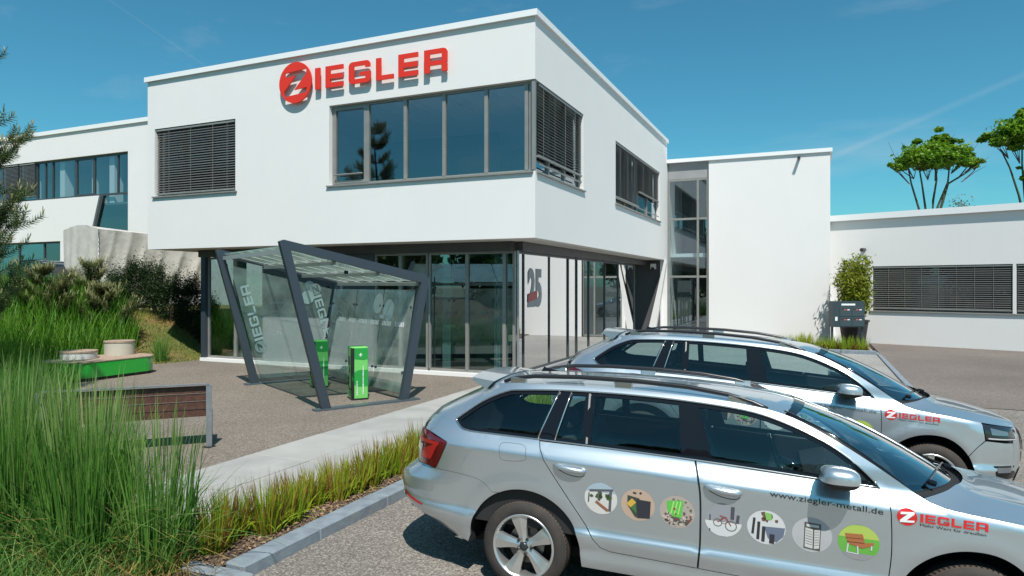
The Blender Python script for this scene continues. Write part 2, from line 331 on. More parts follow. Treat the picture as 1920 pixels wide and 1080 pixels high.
SOIL = mat('bark_mulch_soil', (0.17, 0.115, 0.075), 0.95, col2=(0.075,0.052,0.038), scale=26, bump=1.0, bscale=40, detail=8, bdist=0.03)
LAWN = mat('rough_lawn', (0.12, 0.15, 0.035), 0.95, col2=(0.30,0.17,0.075), scale=0.9, bump=1.0, bscale=30, detail=8, bdist=0.05, lo=0.42, hi=0.62)
FIELD = mat('far_ground', (0.14, 0.15, 0.09), 0.95, col2=(0.20,0.185,0.15), scale=0.05)

def sstep(a, b, x): t = np.clip((x-a)/(b-a), 0, 1); return t*t*(3-2*t)
def Gp(x, y):
    x = np.asarray(x, float); y = np.asarray(y, float)
    zy = np.interp(y, [-15, 0, 3.6, 4.5, 6.25, 7.3, 9.3], [-0.30, -0.14, -0.10, -0.095, -0.108, 0.075, 0.08])
    zx = -0.033*(np.clip(x, -2.9, 7)+1.99)
    return (zy+zx)*(1-sstep(9.5, 15, y))
def Gl(x, y): return 1.3*sstep(-16.1, -18.8, np.asarray(x, float)) + 0*np.asarray(y, float)
def sheet(name, x0, x1, y0, y1, nx, ny, fn, m, dz=0.0):
    X, Y = np.meshgrid(np.linspace(x0, x1, nx+1), np.linspace(y0, y1, ny+1)); Z = fn(X, Y)+dz
    V = np.stack([X.ravel(), Y.ravel(), Z.ravel()], 1); i = np.arange(nx*ny); r, c = i//nx, i % nx; a = r*(nx+1)+c
    return npmesh(name, V, np.stack([a, a+1, a+nx+2, a+nx+1], 1), m, smooth=True)
flat = lambda x, y: 0*x
struct(sheet('ground', -1500, 1500, -1500, 1500, 4, 4, flat, FIELD, -0.7))
struct(sheet('parking_surface', -3.96, 34, -16, 14.0, 90, 75, Gp, ASPH))
struct(sheet('driveway', 1.86, 60, 14.0, 60, 4, 4, flat, DRIVE))
struct(sheet('forecourt', -6.2, 1.74, 14.0, 27.2, 4, 4, flat, PAVE, -0.004))
def polysheet(name, poly, z, m):
    o = npmesh(name, [(x, y, z) for x, y in poly], [tuple(t) for t in tessellate_polygon([[Vector((x, y, 0)) for x, y in poly]])], m); return struct(o)
polysheet('plaza', [(-6.36,4.25),(-8.7,4.4),(-9.6,6.0),(-12.0,8.3),(-14.2,8.9),(-16.05,9.3),(-16.25,12.6),(-16.15,14.6),(-6.15,14.6)], 0.0, GRAV)
struct(sheet('planting_ground', -70, -3.96, -16, 14.0, 120, 20, Gl, SOIL, -0.03))
struct(sheet('lawn_bank', -70, -15.6, 12.3, 75, 130, 30, Gl, LAWN, -0.012))

# path of concrete slabs
pathg = struct(npmesh('path', [(-6.37,3.9,-0.006),(-4.63,3.9,-0.006),(-4.63,14.0,-0.006),(-6.37,14.0,-0.006)], [(0,1,2,3)], SOIL))
yy = 3.92
for k in range(8):
    L = 1.25
    for c in range(2):
        x0 = -6.36+c*0.87
        MB().cbox((x0+.007, yy+.007, -0.05), (x0+.863, yy+L-.007, 0.022+RND.uniform(-.004,.004)), 0.008).build('slab', SLABS[(k*2+c*3+k*k) % 3], pathg)
    yy += L
# kerb between planting strip and parking, one stone after the other
kerb = struct(MB().box((-4.0,3.86,-0.45),(-3.88,13.9,-0.01)).build('kerb', GRAN))
yy = 3.80; i = 0
while yy < 13.5:
    L = 1.0 if i else 0.85
    MB().cbox((-4.035, yy+.004, -0.3), (-3.84, yy+L-.004, 0.032+RND.uniform(-.004,.004)), 0.012).build('kerb_stone', GRAN, kerb); yy += L; i += 1
for k in range(1):
    MB().cbox((-4.34, 3.64, -0.3), (-3.72, 3.78, 0.012), 0.012).build('kerb_stone', GRAN, kerb)
# kerb between forecourt and driveway
kerb2 = struct(MB().box((1.76,13.0,-0.3),(1.84,24.3,0.01)).build('kerb', GRAN))
for k in range(9): MB().cbox((1.74, 14.3+k*1.0+.004, -0.2), (1.86, 15.3+k*1.0-.004, 0.035), 0.01).build('kerb_stone', GRAN, kerb2)
# ---------------------------------------------------------------- window builder
def window(parent, fn, u0, u1, v0, v1, mull, gm, frm, d=0.14, fw=0.055, fd=0.07, mw=0.04, sill=True, transoms=(), sashes=(), sillout=0.05):
    """frame, mullions and panes of one window band in the opening u0..u1 x v0..v1; fn(u,v,depth)"""
    P = lambda b, a, c, e0, e1: b.prism(rect(a[0], a[1], c[0], c[1]), fn, e0, e1)
    w = MB()
    P(w, (u0, v0), (u1, v0+fw), d-fd/2, d+fd/2); P(w, (u0, v1-fw), (u1, v1), d-fd/2, d+fd/2)
    P(w, (u0, v0+fw), (u0+fw, v1-fw), d-fd/2, d+fd/2); P(w, (u1-fw, v0+fw), (u1, v1-fw), d-fd/2, d+fd/2)
    win = w.build('window', frm, parent)
    edges = [u0+fw] + [e for m_ in mull for e in (m_-mw, m_+mw)] + [u1-fw]
    for m_ in mull: P(MB(), (m_-mw, v0+fw), (m_+mw, v1-fw), d-fd/2-0.01, d+fd/2).build('mullion', frm, win)
    vs = [v0+fw] + [e for t in transoms for e in (t-0.04, t+0.04)] + [v1-fw]
    for t in transoms:
        for k in range(0, len(edges), 2): P(MB(), (edges[k], t-0.04), (edges[k+1], t+0.04), d-fd/2, d+fd/2).build('transom', frm, win)
    for k in range(0, len(edges), 2):
        for j in range(0, len(vs), 2):
            a, b, c, e = edges[k], edges[k+1], vs[j], vs[j+1]
            if k//2 in sashes:
                s = MB(); t = 0.06
                P(s, (a, c), (b, c+t), d-fd/2-.012, d+fd/2-.012); P(s, (a, e-t), (b, e), d-fd/2-.012, d+fd/2-.012); P(s, (a, c+t), (a+t, e-t), d-fd/2-.012, d+fd/2-.012); P(s, (b-t, c+t), (b, e-t), d-fd/2-.012, d+fd/2-.012)
                s.build('sash', frm, win); a += t; b -= t; c += t; e -= t
            j_ = RND.uniform(-0.006, 0.006); w_ = RND.uniform(-0.006, 0.006)
            npmesh('pane', [fn(a, c, d+j_), fn(b, c, d+w_), fn(b, e, d+w_), fn(a, e, d+j_)], [(0,1,2,3)], gm, win)
    if sill: MB().prism(rect(u0-0.06, v0-0.035, u1+0.06, v0-0.001), fn, -sillout, d-fd/2).build('sill', ALU, win)
    return win
def blind(parent, fn, u0, u1, v0, v1, d=0.05, pitch=0.065, rails=True, guides=(), tilt=0.85):
    b = MB(); v = v1-0.05; w = 0.06
    while v > v0+0.02:
        c, s = math.cos(tilt)*w/2, math.sin(tilt)*w/2; jt = RND.uniform(-.003,.003)
        q = [(u0, v-s+jt, d-c), (u1, v-s, d-c), (u1, v+s, d+c), (u0, v+s+jt, d+c)]
        b.add([fn(*p) for p in q], [(0,1,2,3)]); b.add([fn(p[0], p[1]+0.004, p[2]) for p in q], [(3,2,1,0)]); v -= pitch
    o = b.build('blind', BLIND, parent); o['kind'] = 'stuff'
    r = MB()
    for g in guides: r.prism(rect(g-.004, v0, g+.004, v1), fn, d-.034, d-.028)
    r.prism(rect(u0, v0-0.035, u1, v0+0.005), fn, d-.03, d+.03); r.build('bottom_rail', ALU, o)
    MB().prism(rect(u0, v1-0.05, u1, v1), fn, d-.035, d+.035).build('head_box', ALU, o)
    return o
# ---------------------------------------------------------------- main office building
XL, XC, YC, YB, ZB, ZT = -16.70, -5.26, 13.07, 26.88, 3.09, 7.66
main = thing('office_building', 'white rendered office block whose upper storey overhangs a glazed ground floor', 'building', (-11, 20, 0))
fL = lambda u, v, d: (u, YC+d, v)
fR = lambda u, v, d: (XC-d, u, v)
T = 0.22
MB().prism([(XL,ZB),(XC,ZB),(XC,4.47),(-10.53,4.47),(-10.53,6.37),(XC,6.37),(XC,ZT),(XL,ZT)], fL, 0, T, [rect(-16.43,4.52,-13.50,6.36)]).build('wall', STUCCO, main)
MB().prism([(YC+T,ZB),(YB,ZB),(YB,ZT),(YC+T,ZT),(YC+T,6.37),(16.31,6.37),(16.31,4.47),(YC+T,4.47)], fR, 0, T, [rect(19.31,4.49,25.52,6.31)]).build('wall', STUCCO, main)
MB().box((XL, YC+T, ZB), (XL+T, YB, ZT)).build('wall', STUCCO, main)
MB().box((XL+T, YB-T, 0), (XC-T, YB, ZT)).build('wall', STUCCO, main)
rf = MB().box((XL+T, YC+T, ZT-0.3), (XC-T, YB-T, ZT-0.1)).build('roof', ROOFM, main)
o_ = 0.065
MB().prism(rect(XL-o_, YC-o_, XC+o_, YB+0.02), lambda u, v, d: (u, v, d), ZT+0.001, 7.79, [rect(XL+.3, YC+.3, XC-.3, YB-.3)]).build('parapet_cap', CAP, main)
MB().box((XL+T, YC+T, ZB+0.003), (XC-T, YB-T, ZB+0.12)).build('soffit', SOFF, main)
# rooms behind the upper windows
MB().box((XL+T, YC+T+.01, 3.32), (XC-T-.01, YB-T, 3.38)).build('floor', mat('pale_oak_floor',(0.50,0.46,0.40),0.5,col2=(0.42,0.38,0.33),scale=3), main)
for k in range(4): MB().box((-9.9+k*1.15, YC+.9, 6.56), (-9.2+k*1.15, YC+3.2, 6.615)).build('ceiling_panel', CAP, main)
for k in range(3): MB().box((-9.8+k*1.5, 15.6, 3.38), (-8.6+k*1.5, 16.3, 4.1)).build('desk', ROOMW, main)
MB().box((XL+T+.02, YC+T+.01, 6.62), (XC-T-.01, YB-T-.02, 6.70)).build('ceiling', ROOMW, main)
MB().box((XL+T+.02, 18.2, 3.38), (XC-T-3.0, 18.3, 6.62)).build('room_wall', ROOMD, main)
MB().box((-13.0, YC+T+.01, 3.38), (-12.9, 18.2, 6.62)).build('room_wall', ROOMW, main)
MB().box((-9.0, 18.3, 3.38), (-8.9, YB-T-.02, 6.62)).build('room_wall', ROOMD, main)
# corner window
wc = window(main, fL, -10.53, -5.36, 4.47, 6.37, [-9.51,-8.48,-7.475,-6.44,-5.50], GL_UP, ALU, d=0.15, sashes=(0,))
wr = window(main, fR, 13.19, 16.31, 4.47, 6.37, [14.15,15.2], GL_UP, ALU, d=0.15)
MB().prism(rect(-5.345, 4.505, -5.275, 6.37), fL, 0.02, 0.10).build('corner_post', ALU, wc)
MB().tube([(-10.40,YC+.03,4.72),(-9.6,YC+.03,4.72)], 0.018).build('guard_rail', ALU, wc)
MB().tube([(XC-.03,13.4,4.66),(XC-.03,16.2,4.66)], 0.018).build('guard_rail', ALU, wr)
blind(wr, fR, 13.32, 16.25, 4.84, 6.35, guides=(13.6,14.3,15.0,15.7))
w1 = window(main, fL, -16.43, -13.50, 4.52, 6.36, [-15.45,-14.45], GL_UP, ALU, d=0.16)
blind(w1, fL, -16.38, -13.55, 4.60, 6.34, guides=(-15.9,-15.1,-14.3,-13.8))
w2 = window(main, fR, 19.31, 25.52, 4.49, 6.31, [20.8,22.35,23.9], GL_UP, ALU, d=0.16)
blind(w2, fR, 19.36, 22.3, 4.72, 6.29, guides=(19.9,20.8,21.7)); blind(w2, fR, 22.4, 25.47, 5.22, 6.29, guides=(22.9,23.9,24.9))
MB().tube([(XC-.03,19.4,4.66),(XC-.03,25.4,4.66)], 0.018).build('guard_rail', ALU, w2)
# ground floor: recessed glazing
GY, GX = 14.05, -6.14
MB().box((-15.72, GY-.17, 2.89), (GX+.001, GY+.05, ZB-.002)).build('fascia', FASC, main)
MB().box((GX-.05, GY+.051, 2.89), (GX+.17, YB-T-.01, ZB-.002)).build('fascia', FASC, main)
MB().box((-15.72, GY-.12, -.05), (GX+.12, GY+.2, 0.085)).build('plinth', CAP, main)
MB().box((GX-.2, GY+.201, -.05), (GX+.12, 25.3, 0.085)).build('plinth', GREYP, main)
MB().box((-15.74, GY-.06, 0.05), (-15.58, GY+.12, ZB-.004)).build('post', STEEL, main)
fG = lambda u, v, d: (u, GY+d, v)
fS = lambda u, v, d: (GX-d, u, v)
window(main, fG, -15.57, -13.52, 0.09, 2.885, [-14.54], GL_GR, ALU, d=0.06, sill=False)
window(main, fG, -9.95, -8.42, 0.09, 2.885, [-9.2], GL_GR, ALU, d=0.06, sill=False)
gd = window(main, fG, -8.40, GX-.02, 0.09, 2.885, [-7.37,-6.42], GL_GR, ALU, d=0.06, sill=False)
MB().tube([(-8.33,GY-.07,0.15),(-8.33,GY-.07,2.3)], 0.018).build('door_handle', GALV, gd)
gs = window(main, fS, GY+.20, 25.2, 0.09, 2.885, [14.58,16.26,17.72,18.42,19.6,21.3,22.94], GL_SIDE, DKALU, d=0.03, fd=0.04, mw=0.022, sill=False)
for yv in (18.0, 18.14): MB().tube([(GX+.10,yv,0.12),(GX+.10,yv,2.86)], 0.014).build('door_handle', DKALU, gs)
for xv in (GX+.09,): MB().tube([(xv,GY-.05,0.10),(xv,GY-.05,2.88)], 0.03).build('downpipe', GALV, main)
# opaque panel between the windows: pale lower half, dark upper band with roundels and small print
pn = MB().prism(rect(-13.51,0.09,-9.96,1.28), fG, 0.0, 0.10).build('wall_panel', mat('frosted_panel',(0.34,0.345,0.35),0.45,col2=(0.31,0.315,0.32),scale=1.5), main)
pd = MB().prism(rect(-13.51,1.281,-9.96,2.885), fG, 0.0, 0.10).build('wall_panel', mat('dark_panel',(0.065,0.07,0.078),0.4), main)
PALE = mat('pale_print', (0.42,0.50,0.52), 0.6); PALE2 = mat('pale_small_print', (0.22,0.23,0.24), 0.6)
for cx, cz, r in ((-11.95,2.02,0.20),(-12.9,2.45,0.0)):
    if r: MB().prism(circ(cx,cz,r), fG, -0.006, -0.002).build('roundel', PALE, pd)
for k, (a, b, z, h) in enumerate(((-13.3,-12.85,1.62,.05),(-12.8,-12.2,1.58,.055),(-13.25,-12.95,1.40,.035),(-12.85,-12.5,1.39,.035),(-12.4,-12.0,1.38,.035),(-11.6,-10.9,1.56,.05))):
    MB().prism(rect(a,z,b,z+h), fG, -0.006, -0.002).build('print_line', PALE2, pd)
# rooms behind the ground floor glazing
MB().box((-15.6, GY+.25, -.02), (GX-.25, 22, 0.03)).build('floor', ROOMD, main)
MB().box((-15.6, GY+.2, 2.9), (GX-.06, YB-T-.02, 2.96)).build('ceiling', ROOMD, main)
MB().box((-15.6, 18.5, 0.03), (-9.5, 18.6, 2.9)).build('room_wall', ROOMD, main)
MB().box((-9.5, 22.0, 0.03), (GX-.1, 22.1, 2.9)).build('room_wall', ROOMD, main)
CURT = mat('pale_curtain', (0.55,0.62,0.60), 0.9)
def curtain(x0, x1, y, name='curtain'):
    n = 24; V = []
    for k in range(n+1):
        x = x0+(x1-x0)*k/n; V += [(x, y+0.03*math.sin(k*1.3), 0.06), (x, y+0.03*math.sin(k*1.3), 2.86)]
    npmesh(name, V, [(2*k,2*k+2,2*k+3,2*k+1) for k in range(n)], CURT, main, smooth=True)
curtain(-6.80, -6.44, GY+.30); curtain(-8.18, -7.95, GY+.30); curtain(-14.95, -14.45, GY+.35)
MB().box((-10.3, 15.2, 0.03), (-9.4, 15.9, 0.78)).build('counter', ROOMW, main)
MB().box((-7.9, 15.6, 0.03), (-7.3, 16.2, 0.75)).build('counter', mat('green_counter',(0.05,0.30,0.10),0.5), main)
# recessed dark entrance bay at the far end, leaning white pier
MB().box((GX-.3, 26.60, 0), (XC-T, 26.655, ZB-.003)).build('wall', DKWALL, main)
MB().prism([(-5.98,0.0),(-5.66,0.0),(-5.20,2.95),(-5.20,ZB-.003),(-5.27,ZB-.003)], lambda u, v, d: (u, 26.5+d, v), -0.12, 0.09).build('pier', STUCCO, main)
for xl in (-5.72,):
    L_ = MB().cbox((xl-.10,26.42,2.74),(xl+.10,26.60,2.95),0.01).build('wall_lamp', CAP, main); MB().box((xl-.055,26.40,2.72),(xl+.055,26.50,2.81)).build('lamp_glass', mat('lamp_dark',(0.05,0.02,0.02),0.3), L_)
# "25" anniversary sticker on the side glazing
ST = mat('grey_sticker', (0.34,0.345,0.35), 0.5); STR = mat('red_sticker', (0.55,0.10,0.09), 0.5)
V, F = text_tris('25', 0.92, 0.045); s_ = 0.86
st = npmesh('anniversary_number', [fS(14.86+x*s_*0.82, 1.64+y*s_, 0.018) for x, y in V], F, ST, gs)
npmesh('banner', [fS(u, v, 0.012) for u, v in ((14.84,1.70),(15.42,1.78),(15.44,1.98),(14.86,1.90))], [(0,1,2,3)], STR, st)
# ---------------------------------------------------------------- facade sign
RED = mat('sign_red', (0.74, 0.030, 0.010), 0.4, coat=0.1)
sign = thing('facade_sign', 'red ZIEGLER lettering with a Z disc mounted on the upper white wall', 'sign', (-9.6, 13.0, 7.0))
fSg = lambda u, v, d: (u, YC-0.115+d, v)
MB().prism(circ(-11.46,7.005,0.495,64), fSg, 0, 0.035, [[(-11.46+.495*x*0.98, 7.005+.495*y*0.98) for x, y in ZP]]).build('disc', RED, sign)
for ch, x0, x1 in (('I',-10.86,-10.71),('E',-10.55,-10.04),('G',-9.88,-9.27),('L',-9.12,-8.65),('E',-8.52,-8.01),('R',-7.85,-7.27)):
    w, polys = letter(ch); b = MB()
    for p in polys: b.prism([(x0+(x1-x0)*u/w, 6.765+0.505*v) for u, v in p], fSg, 0, 0.035)
    o = b.build('letter', RED, sign); o['label'] = 'red letter ' + ch
# ---------------------------------------------------------------- left wing
wing = thing('office_wing', 'lower white wing with a long window band and a slanted stair window', 'building', (-32, 25, 1.3))
WY = 21.5; fW = lambda u, v, d: (u, WY+d, v)
MB().prism(rect(-60,0.5,-16.75,9.50), fW, 0, T, [[(-44,8.27),(-44,6.34),(-30.75,6.34),(-31.40,4.4),(-28.77,4.4),(-28.77,8.27)], rect(-50,2.0,-33.57,4.27)]).build('wall', STUCCO, wing)
MB().box((-60, WY+T, 0.5), (-59.8, 34, 9.5)).build('wall', STUCCO, wing)
MB().box((-59.8, WY+T, 9.0), (-16.75, 34, 9.3)).build('roof', ROOFM, wing)
MB().box((-60.1, WY-.08, 9.501), (-16.75, WY+.35, 9.69)).build('parapet_cap', CAP, wing)
ww = window(wing, fW, -44, -28.77, 6.34, 8.27, [-38.4,-36.9,-35.55,-34.9,-34.34,-32.6,-31.25,-29.62], GL_UP, DKALU, d=0.16, fw=0.09, sill=False, sashes=(6,))
blind(ww, fW, -36.8, -35.6, 6.6, 8.22, guides=(-36.2,)); blind(ww, fW, -38.3, -36.95, 6.45, 8.22)
sw = MB().prism([(-30.75,6.339),(-31.40,4.4),(-31.22,4.4),(-30.55,6.339)], fW, 0.08, 0.2).build('window', DKALU, wing)
npmesh('pane', [fW(*p) for p in ((-31.22,4.4,.16),(-28.78,4.4,.16),(-28.78,6.339,.16),(-30.55,6.339,.16))], [(0,1,2,3)], GL_UP, sw)
window(wing, fW, -50, -33.57, 2.0, 4.27, [-35.0,-37,-39,-41,-43], GL_UP, DKALU, d=0.16, fw=0.09, sill=False)
MB().box((-59, 25.5, 1.3), (-17, 25.6, 9.0)).build('room_wall', ROOMW, wing)
for xv in (-36.2,-34.0,-30.4): MB().box((xv, WY+T+.05, 6.0), (xv+.35, WY+T+.5, 8.44)).build('pillar', ROOMW, wing)
MB().box((-59, WY+T+.02, 8.45), (-17, 25.5, 8.55)).build('ceiling', ROOMW, wing)
MB().box((-59, WY+T+.02, 5.9), (-17, 25.5, 6.0)).build('floor', ROOMD, wing)
MB().box((-32.0, WY+T+.3, 6.0), (-31.7, 25.4, 8.44)).build('room_wall', ROOMW, wing)
# ---------------------------------------------------------------- stair tower with glazed entrance
tower = thing('stair_tower', 'plain white two-storey block with a tall glazed entrance strip', 'building', (-2, 30, 0))
TY = 26.9; fT = lambda u, v, d: (u, TY+d, v)
MB().prism(rect(-3.68,0,0.53,6.88), fT, 0, 7.0).build('wall', STUCCO, tower)
MB().box((-5.27, TY-.07, 6.881), (0.60, 34, 7.02)).build('parapet_cap', CAP, tower)
MB().prism(rect(-5.24,6.25,-3.685,6.88), fT, 0.10, 0.3).build('panel', GREYP, tower)
ge = window(tower, fT, -5.24, -3.70, 0.02, 6.24, [-4.10], GL_UP, ALU, d=0.12, fw=0.07, transoms=(2.45,4.69), sill=False)
MB().box((-5.2, TY+.35, 3.22), (-3.7, TY+3, 3.36)).build('floor', CAP, tower)
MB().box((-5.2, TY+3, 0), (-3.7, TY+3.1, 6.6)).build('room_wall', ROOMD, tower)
MB().box((-5.26, TY+.20, 0), (-5.2, 34, 6.88)).build('wall', ROOMW, tower)
MB().box((-7.0, 26.885, 0), (-5.262, 27.25, 6.878)).build('wall', STUCCO, tower)
MB().box((-4.95, TY+.5, 0.03), (-4.4, TY+.56, 2.3)).build('notice_board', mat('grey_board',(0.12,0.12,0.12),0.6), tower)
sp = MB().tube([(-0.50,TY+.02,6.72),(-0.50,TY-.28,6.70)], 0.055).build('water_spout', mat('dark_pipe',(0.05,0.045,0.04),0.4), tower)
# ---------------------------------------------------------------- low building on the right
low = thing('low_building', 'single-storey white building with wide blind-covered windows beside the driveway', 'building', (5, 30, 0))
ex, ey = 0.9342, -0.3567
fB = lambda u, v, d: (2.13+ex*u-ey*d, 28.03+ey*u+ex*d, v)
MB().prism(rect(-4.0,-0.5,30,4.52), fB, 0, T, [rect(-0.19,1.19,3.98,2.80), rect(4.07,1.19,8.6,2.80), rect(11,1.19,16,2.80)]).build('wall', STUCCO, low)
MB().prism(rect(-4.05,4.521,30.1,4.74), fB, -0.13, 0.4).build('parapet_cap', CAP, low)
MB().prism(rect(-4.0,4.2,30,4.4), fB, T, 12).build('roof', ROOFM, low)
for a, b in ((-0.19,3.98),(4.07,8.6),(11,16)):
    wl = window(low, fB, a, b, 1.19, 2.80, [a+(b-a)/3, a+2*(b-a)/3], GL_UP, DKALU, d=0.17)
    blind(wl, fB, a+.03, b-.03, 1.30, 2.78, pitch=0.07, guides=[a+(b-a)*k/8 for k in range(1,8)], tilt=0.75)
MB().prism(rect(-3.9,0.2,29.9,4.2), fB, 5.0, 5.1).build('room_wall', ROOMD, low)
MB().tube([fB(-0.47,3.42,0.02), fB(-0.47,3.40,-0.30)], 0.07).build('water_spout', mat('dark_pipe',(0.05,0.045,0.04),0.4), low)
MB().prism([(-1.75,0.0),(-1.45,0.0),(-1.95,4.5),(-2.0,4.5)], fB, -0.25, -0.002).build('buttress', STUCCO, low)
# ---------------------------------------------------------------- silver estate cars
PAINT = mat('silver_metallic_paint', (0.60, 0.66, 0.695), 0.34, 0.80, coat=1.0, bump=0.0)
PAINT.node_tree.nodes['Principled BSDF'].inputs['Coat IOR'].default_value = 1.85
def _flake(m):
    n = m.node_tree; b = n.nodes['Principled BSDF']; tc = n.nodes.new('ShaderNodeTexCoord'); nz = n.nodes.new('ShaderNodeTexNoise'); nz.inputs['Scale'].default_value = 900
    n.links.new(tc.outputs['Object'], nz.inputs['Vector']); bp = n.nodes.new('ShaderNodeBump'); bp.inputs['Strength'].default_value = 0.06; bp.inputs['Distance'].default_value = 0.0006
    n.links.new(nz.outputs[0], bp.inputs['Height']); n.links.new(bp.outputs[0], b.inputs['Normal'])
_flake(PAINT)
BLK = mat('black_trim', (0.008, 0.009, 0.012), 0.05, spec=0.35); BLKM = mat('black_plastic', (0.02, 0.02, 0.021), 0.65)
CHR = mat('satin_chrome', (0.62, 0.62, 0.60), 0.22, 0.95); DKCH = mat('dull_trim', (0.20,0.20,0.195), 0.5, 0.5); INNER = mat('dark_cavity', (0.006, 0.006, 0.006), 0.9)
TYRE = mat('tyre_rubber', (0.030, 0.026, 0.024), 0.8, col2=(0.045,0.036,0.030), scale=12); TREAD = mat('dusty_tread', (0.085, 0.06, 0.046), 0.9, col2=(0.055,0.042,0.034), scale=14)
RIM = mat('alloy_silver', (0.66, 0.66, 0.64), 0.28, 0.8, coat=0.5); DISC = mat('brake_disc', (0.16,0.15,0.14), 0.4, 0.8)
CGL = glass('car_glass', (0.78, 0.90, 0.89), 1.5, 0.02, 1.25); CGLD = glass('car_privacy_glass', (0.66, 0.80, 0.80), 1.5, 0.02, 1.0); WSG = glass('windscreen_glass', (0.70,0.84,0.84), 1.5, 0.07, 2.5)
TAILR = mat('tail_lamp_red', (0.10, 0.004, 0.008), 0.12, coat=1.0); TAILB = mat('tail_lamp_bright', (0.42, 0.018, 0.02), 0.2, coat=1.0); LENSW = mat('clear_lens', (0.65,0.66,0.66), 0.15, 0.3, coat=1.0)
LENSD = mat('smoked_lens', (0.22,0.24,0.26), 0.08, 0.6, coat=1.0); FABRIC = mat('seat_fabric', (0.035,0.036,0.04), 0.9, bump=0.2, bscale=300); HEADB = mat('head_lamp_dark', (0.02,0.022,0.025), 0.1, 0.2, coat=1.0)
# half-width of the body: profile over height, tapered towards nose and tail
_pz = np.array([0.10,0.18,0.245,0.30,0.37, 0.385,0.44,0.475,0.52,0.535,0.70,0.86,0.955,0.965,0.975,1.03,1.075,1.085,1.16,1.30,1.42,1.46,1.50])
_pw = np.array([0.76,0.80,0.845,0.862,0.864,0.872,0.890,0.898,0.874,0.873,0.890,0.900,0.906,0.906,0.902,0.866,0.834,0.830,0.815,0.747,0.681,0.650,0.600])
def zshift(x):      # character lines fall towards the nose
    return -0.030*(np.clip(x, -0.6, 3.3)-0.3)
_xr_z = [0.20,0.30,0.36,0.42,0.5,0.6,0.68,0.73,0.78,0.95,1.05,1.1,1.2,1.28,1.39,1.45,1.5]
_xr_x = [-.66,-.74,-.84,-.96,-1.02,-1.04,-1.03,-.97,-.925,-.915,-.90,-.88,-.80,-.68,-.51,-.45,-.40]
_xn_z = [0.15,0.25,0.33,0.45,0.55,0.65,0.75,0.82,0.88,0.95,1.1]
_xn_x = [3.40,3.50,3.54,3.575,3.585,3.58,3.56,3.52,3.42,3.30,3.05]
NF, NB, PF, PB = 0.72, 0.62, 2.7, 3.2
def Wc(x, z):
    x = np.asarray(x, float); z = np.asarray(z, float); zs = z - zshift(x)*np.clip((z-0.3)/0.5, 0, 1)*np.clip((1.25-z)/0.2, 0, 1)
    w = 0
    for d in (-.014, -.007, 0, .007, .014): w = w + np.interp(zs+d, _pz, _pw)/5
    t = np.clip((x-1.9)/1.7, 0, 1); w = w*(1-0.085*t*t)
    t = np.clip((0.3-x)/1.3, 0, 1); w = w*(1-0.05*t*t)
    # flared wheel arches
    for cx in (WX0, WX1):
        r = np.hypot(x-cx, z-0.335); w = w + 0.012*np.exp(-((r-0.43)/0.07)**2)*(z > 0.2)
    xn = np.interp(z, _xn_z, _xn_x); d = np.clip((x-(xn-NF))/NF, 0, 0.999); w = w*(1-d**PF)**(1/PF)
    xr = np.interp(z, _xr_z, _xr_x); d = np.clip(((xr+NB)-x)/NB, 0, 0.999); w = w*(1-d**PB)**(1/PB)
    return w
WX0, WX1 = 0.02, 2.63
def xfront(y, z):
    w0 = Wc(np.interp(z, _xn_z, _xn_x)-NF, z)*0.965; xn = np.interp(z, _xn_z, _xn_x); r = np.clip(np.abs(y)/w0, 0, 0.999)
    return xn-NF+NF*(1-r**PF)**(1/PF)
def xrear(y, z):
    xr = np.interp(z, _xr_z, _xr_x); w0 = Wc(xr+NB, z)*0.98; r = np.clip(np.abs(y)/w0, 0, 0.999)
    return xr+NB-NB*(1-r**PB)**(1/PB)
def spline(pts, step=0.03, closed=False):
    """Catmull-Rom through points; a point given as (x,z,1) is a corner"""
    P = [np.array(p[:2], float) for p in pts]; K = [len(p) > 2 for p in pts]; n = len(P); out = []
    rng = range(n if closed else n-1)
    for i in rng:
        p1, p2 = P[i], P[(i+1) % n]
        p0 = P[i-1] if (i > 0 or closed) and not K[i] else p1-(p2-p1)
        p3 = P[(i+2) % n] if (i+2 < n or closed) and not K[(i+1) % n] else p2+(p2-p1)
        m = max(1, int(np.linalg.norm(p2-p1)/step))
        for k in range(m):
            t = k/m; out.append(tuple(0.5*((2*p1)+(-p0+p2)*t+(2*p0-5*p1+4*p2-p3)*t*t+(-p0+3*p1-3*p2+p3)*t**3)))
    if not closed: out.append(tuple(P[-1]))
    return out
def inside(px, pz, poly):
    c = np.zeros(len(px), bool); n = len(poly)
    for i in range(n):
        x1, z1 = poly[i]; x2, z2 = poly[(i+1) % n]
        if z1 == z2: continue
        m = ((z1 > pz) != (z2 > pz)) & (px < (x2-x1)*(pz-z1)/(z2-z1)+x1); c ^= m
    return c
def inset(poly, d):
    n = len(poly); A = sum(poly[i][0]*poly[(i+1)%n][1]-poly[(i+1)%n][0]*poly[i][1] for i in range(n)); s = 1 if A > 0 else -1; out = []
    for i in range(n):
        a, b, c = np.array(poly[i-1]), np.array(poly[i]), np.array(poly[(i+1) % n])
        u = b-a; v = c-b; u = u/(np.linalg.norm(u)+1e-9); v = v/(np.linalg.norm(v)+1e-9)
        nn = np.array([-(u[1]+v[1]), u[0]+v[0]])*s; L = np.linalg.norm(nn)
        if L < 0.3: nn = np.array([-v[1], v[0]])*s; L = 1
        out.append(tuple(b+nn/L*d/max(0.5, L/2)))
    return out
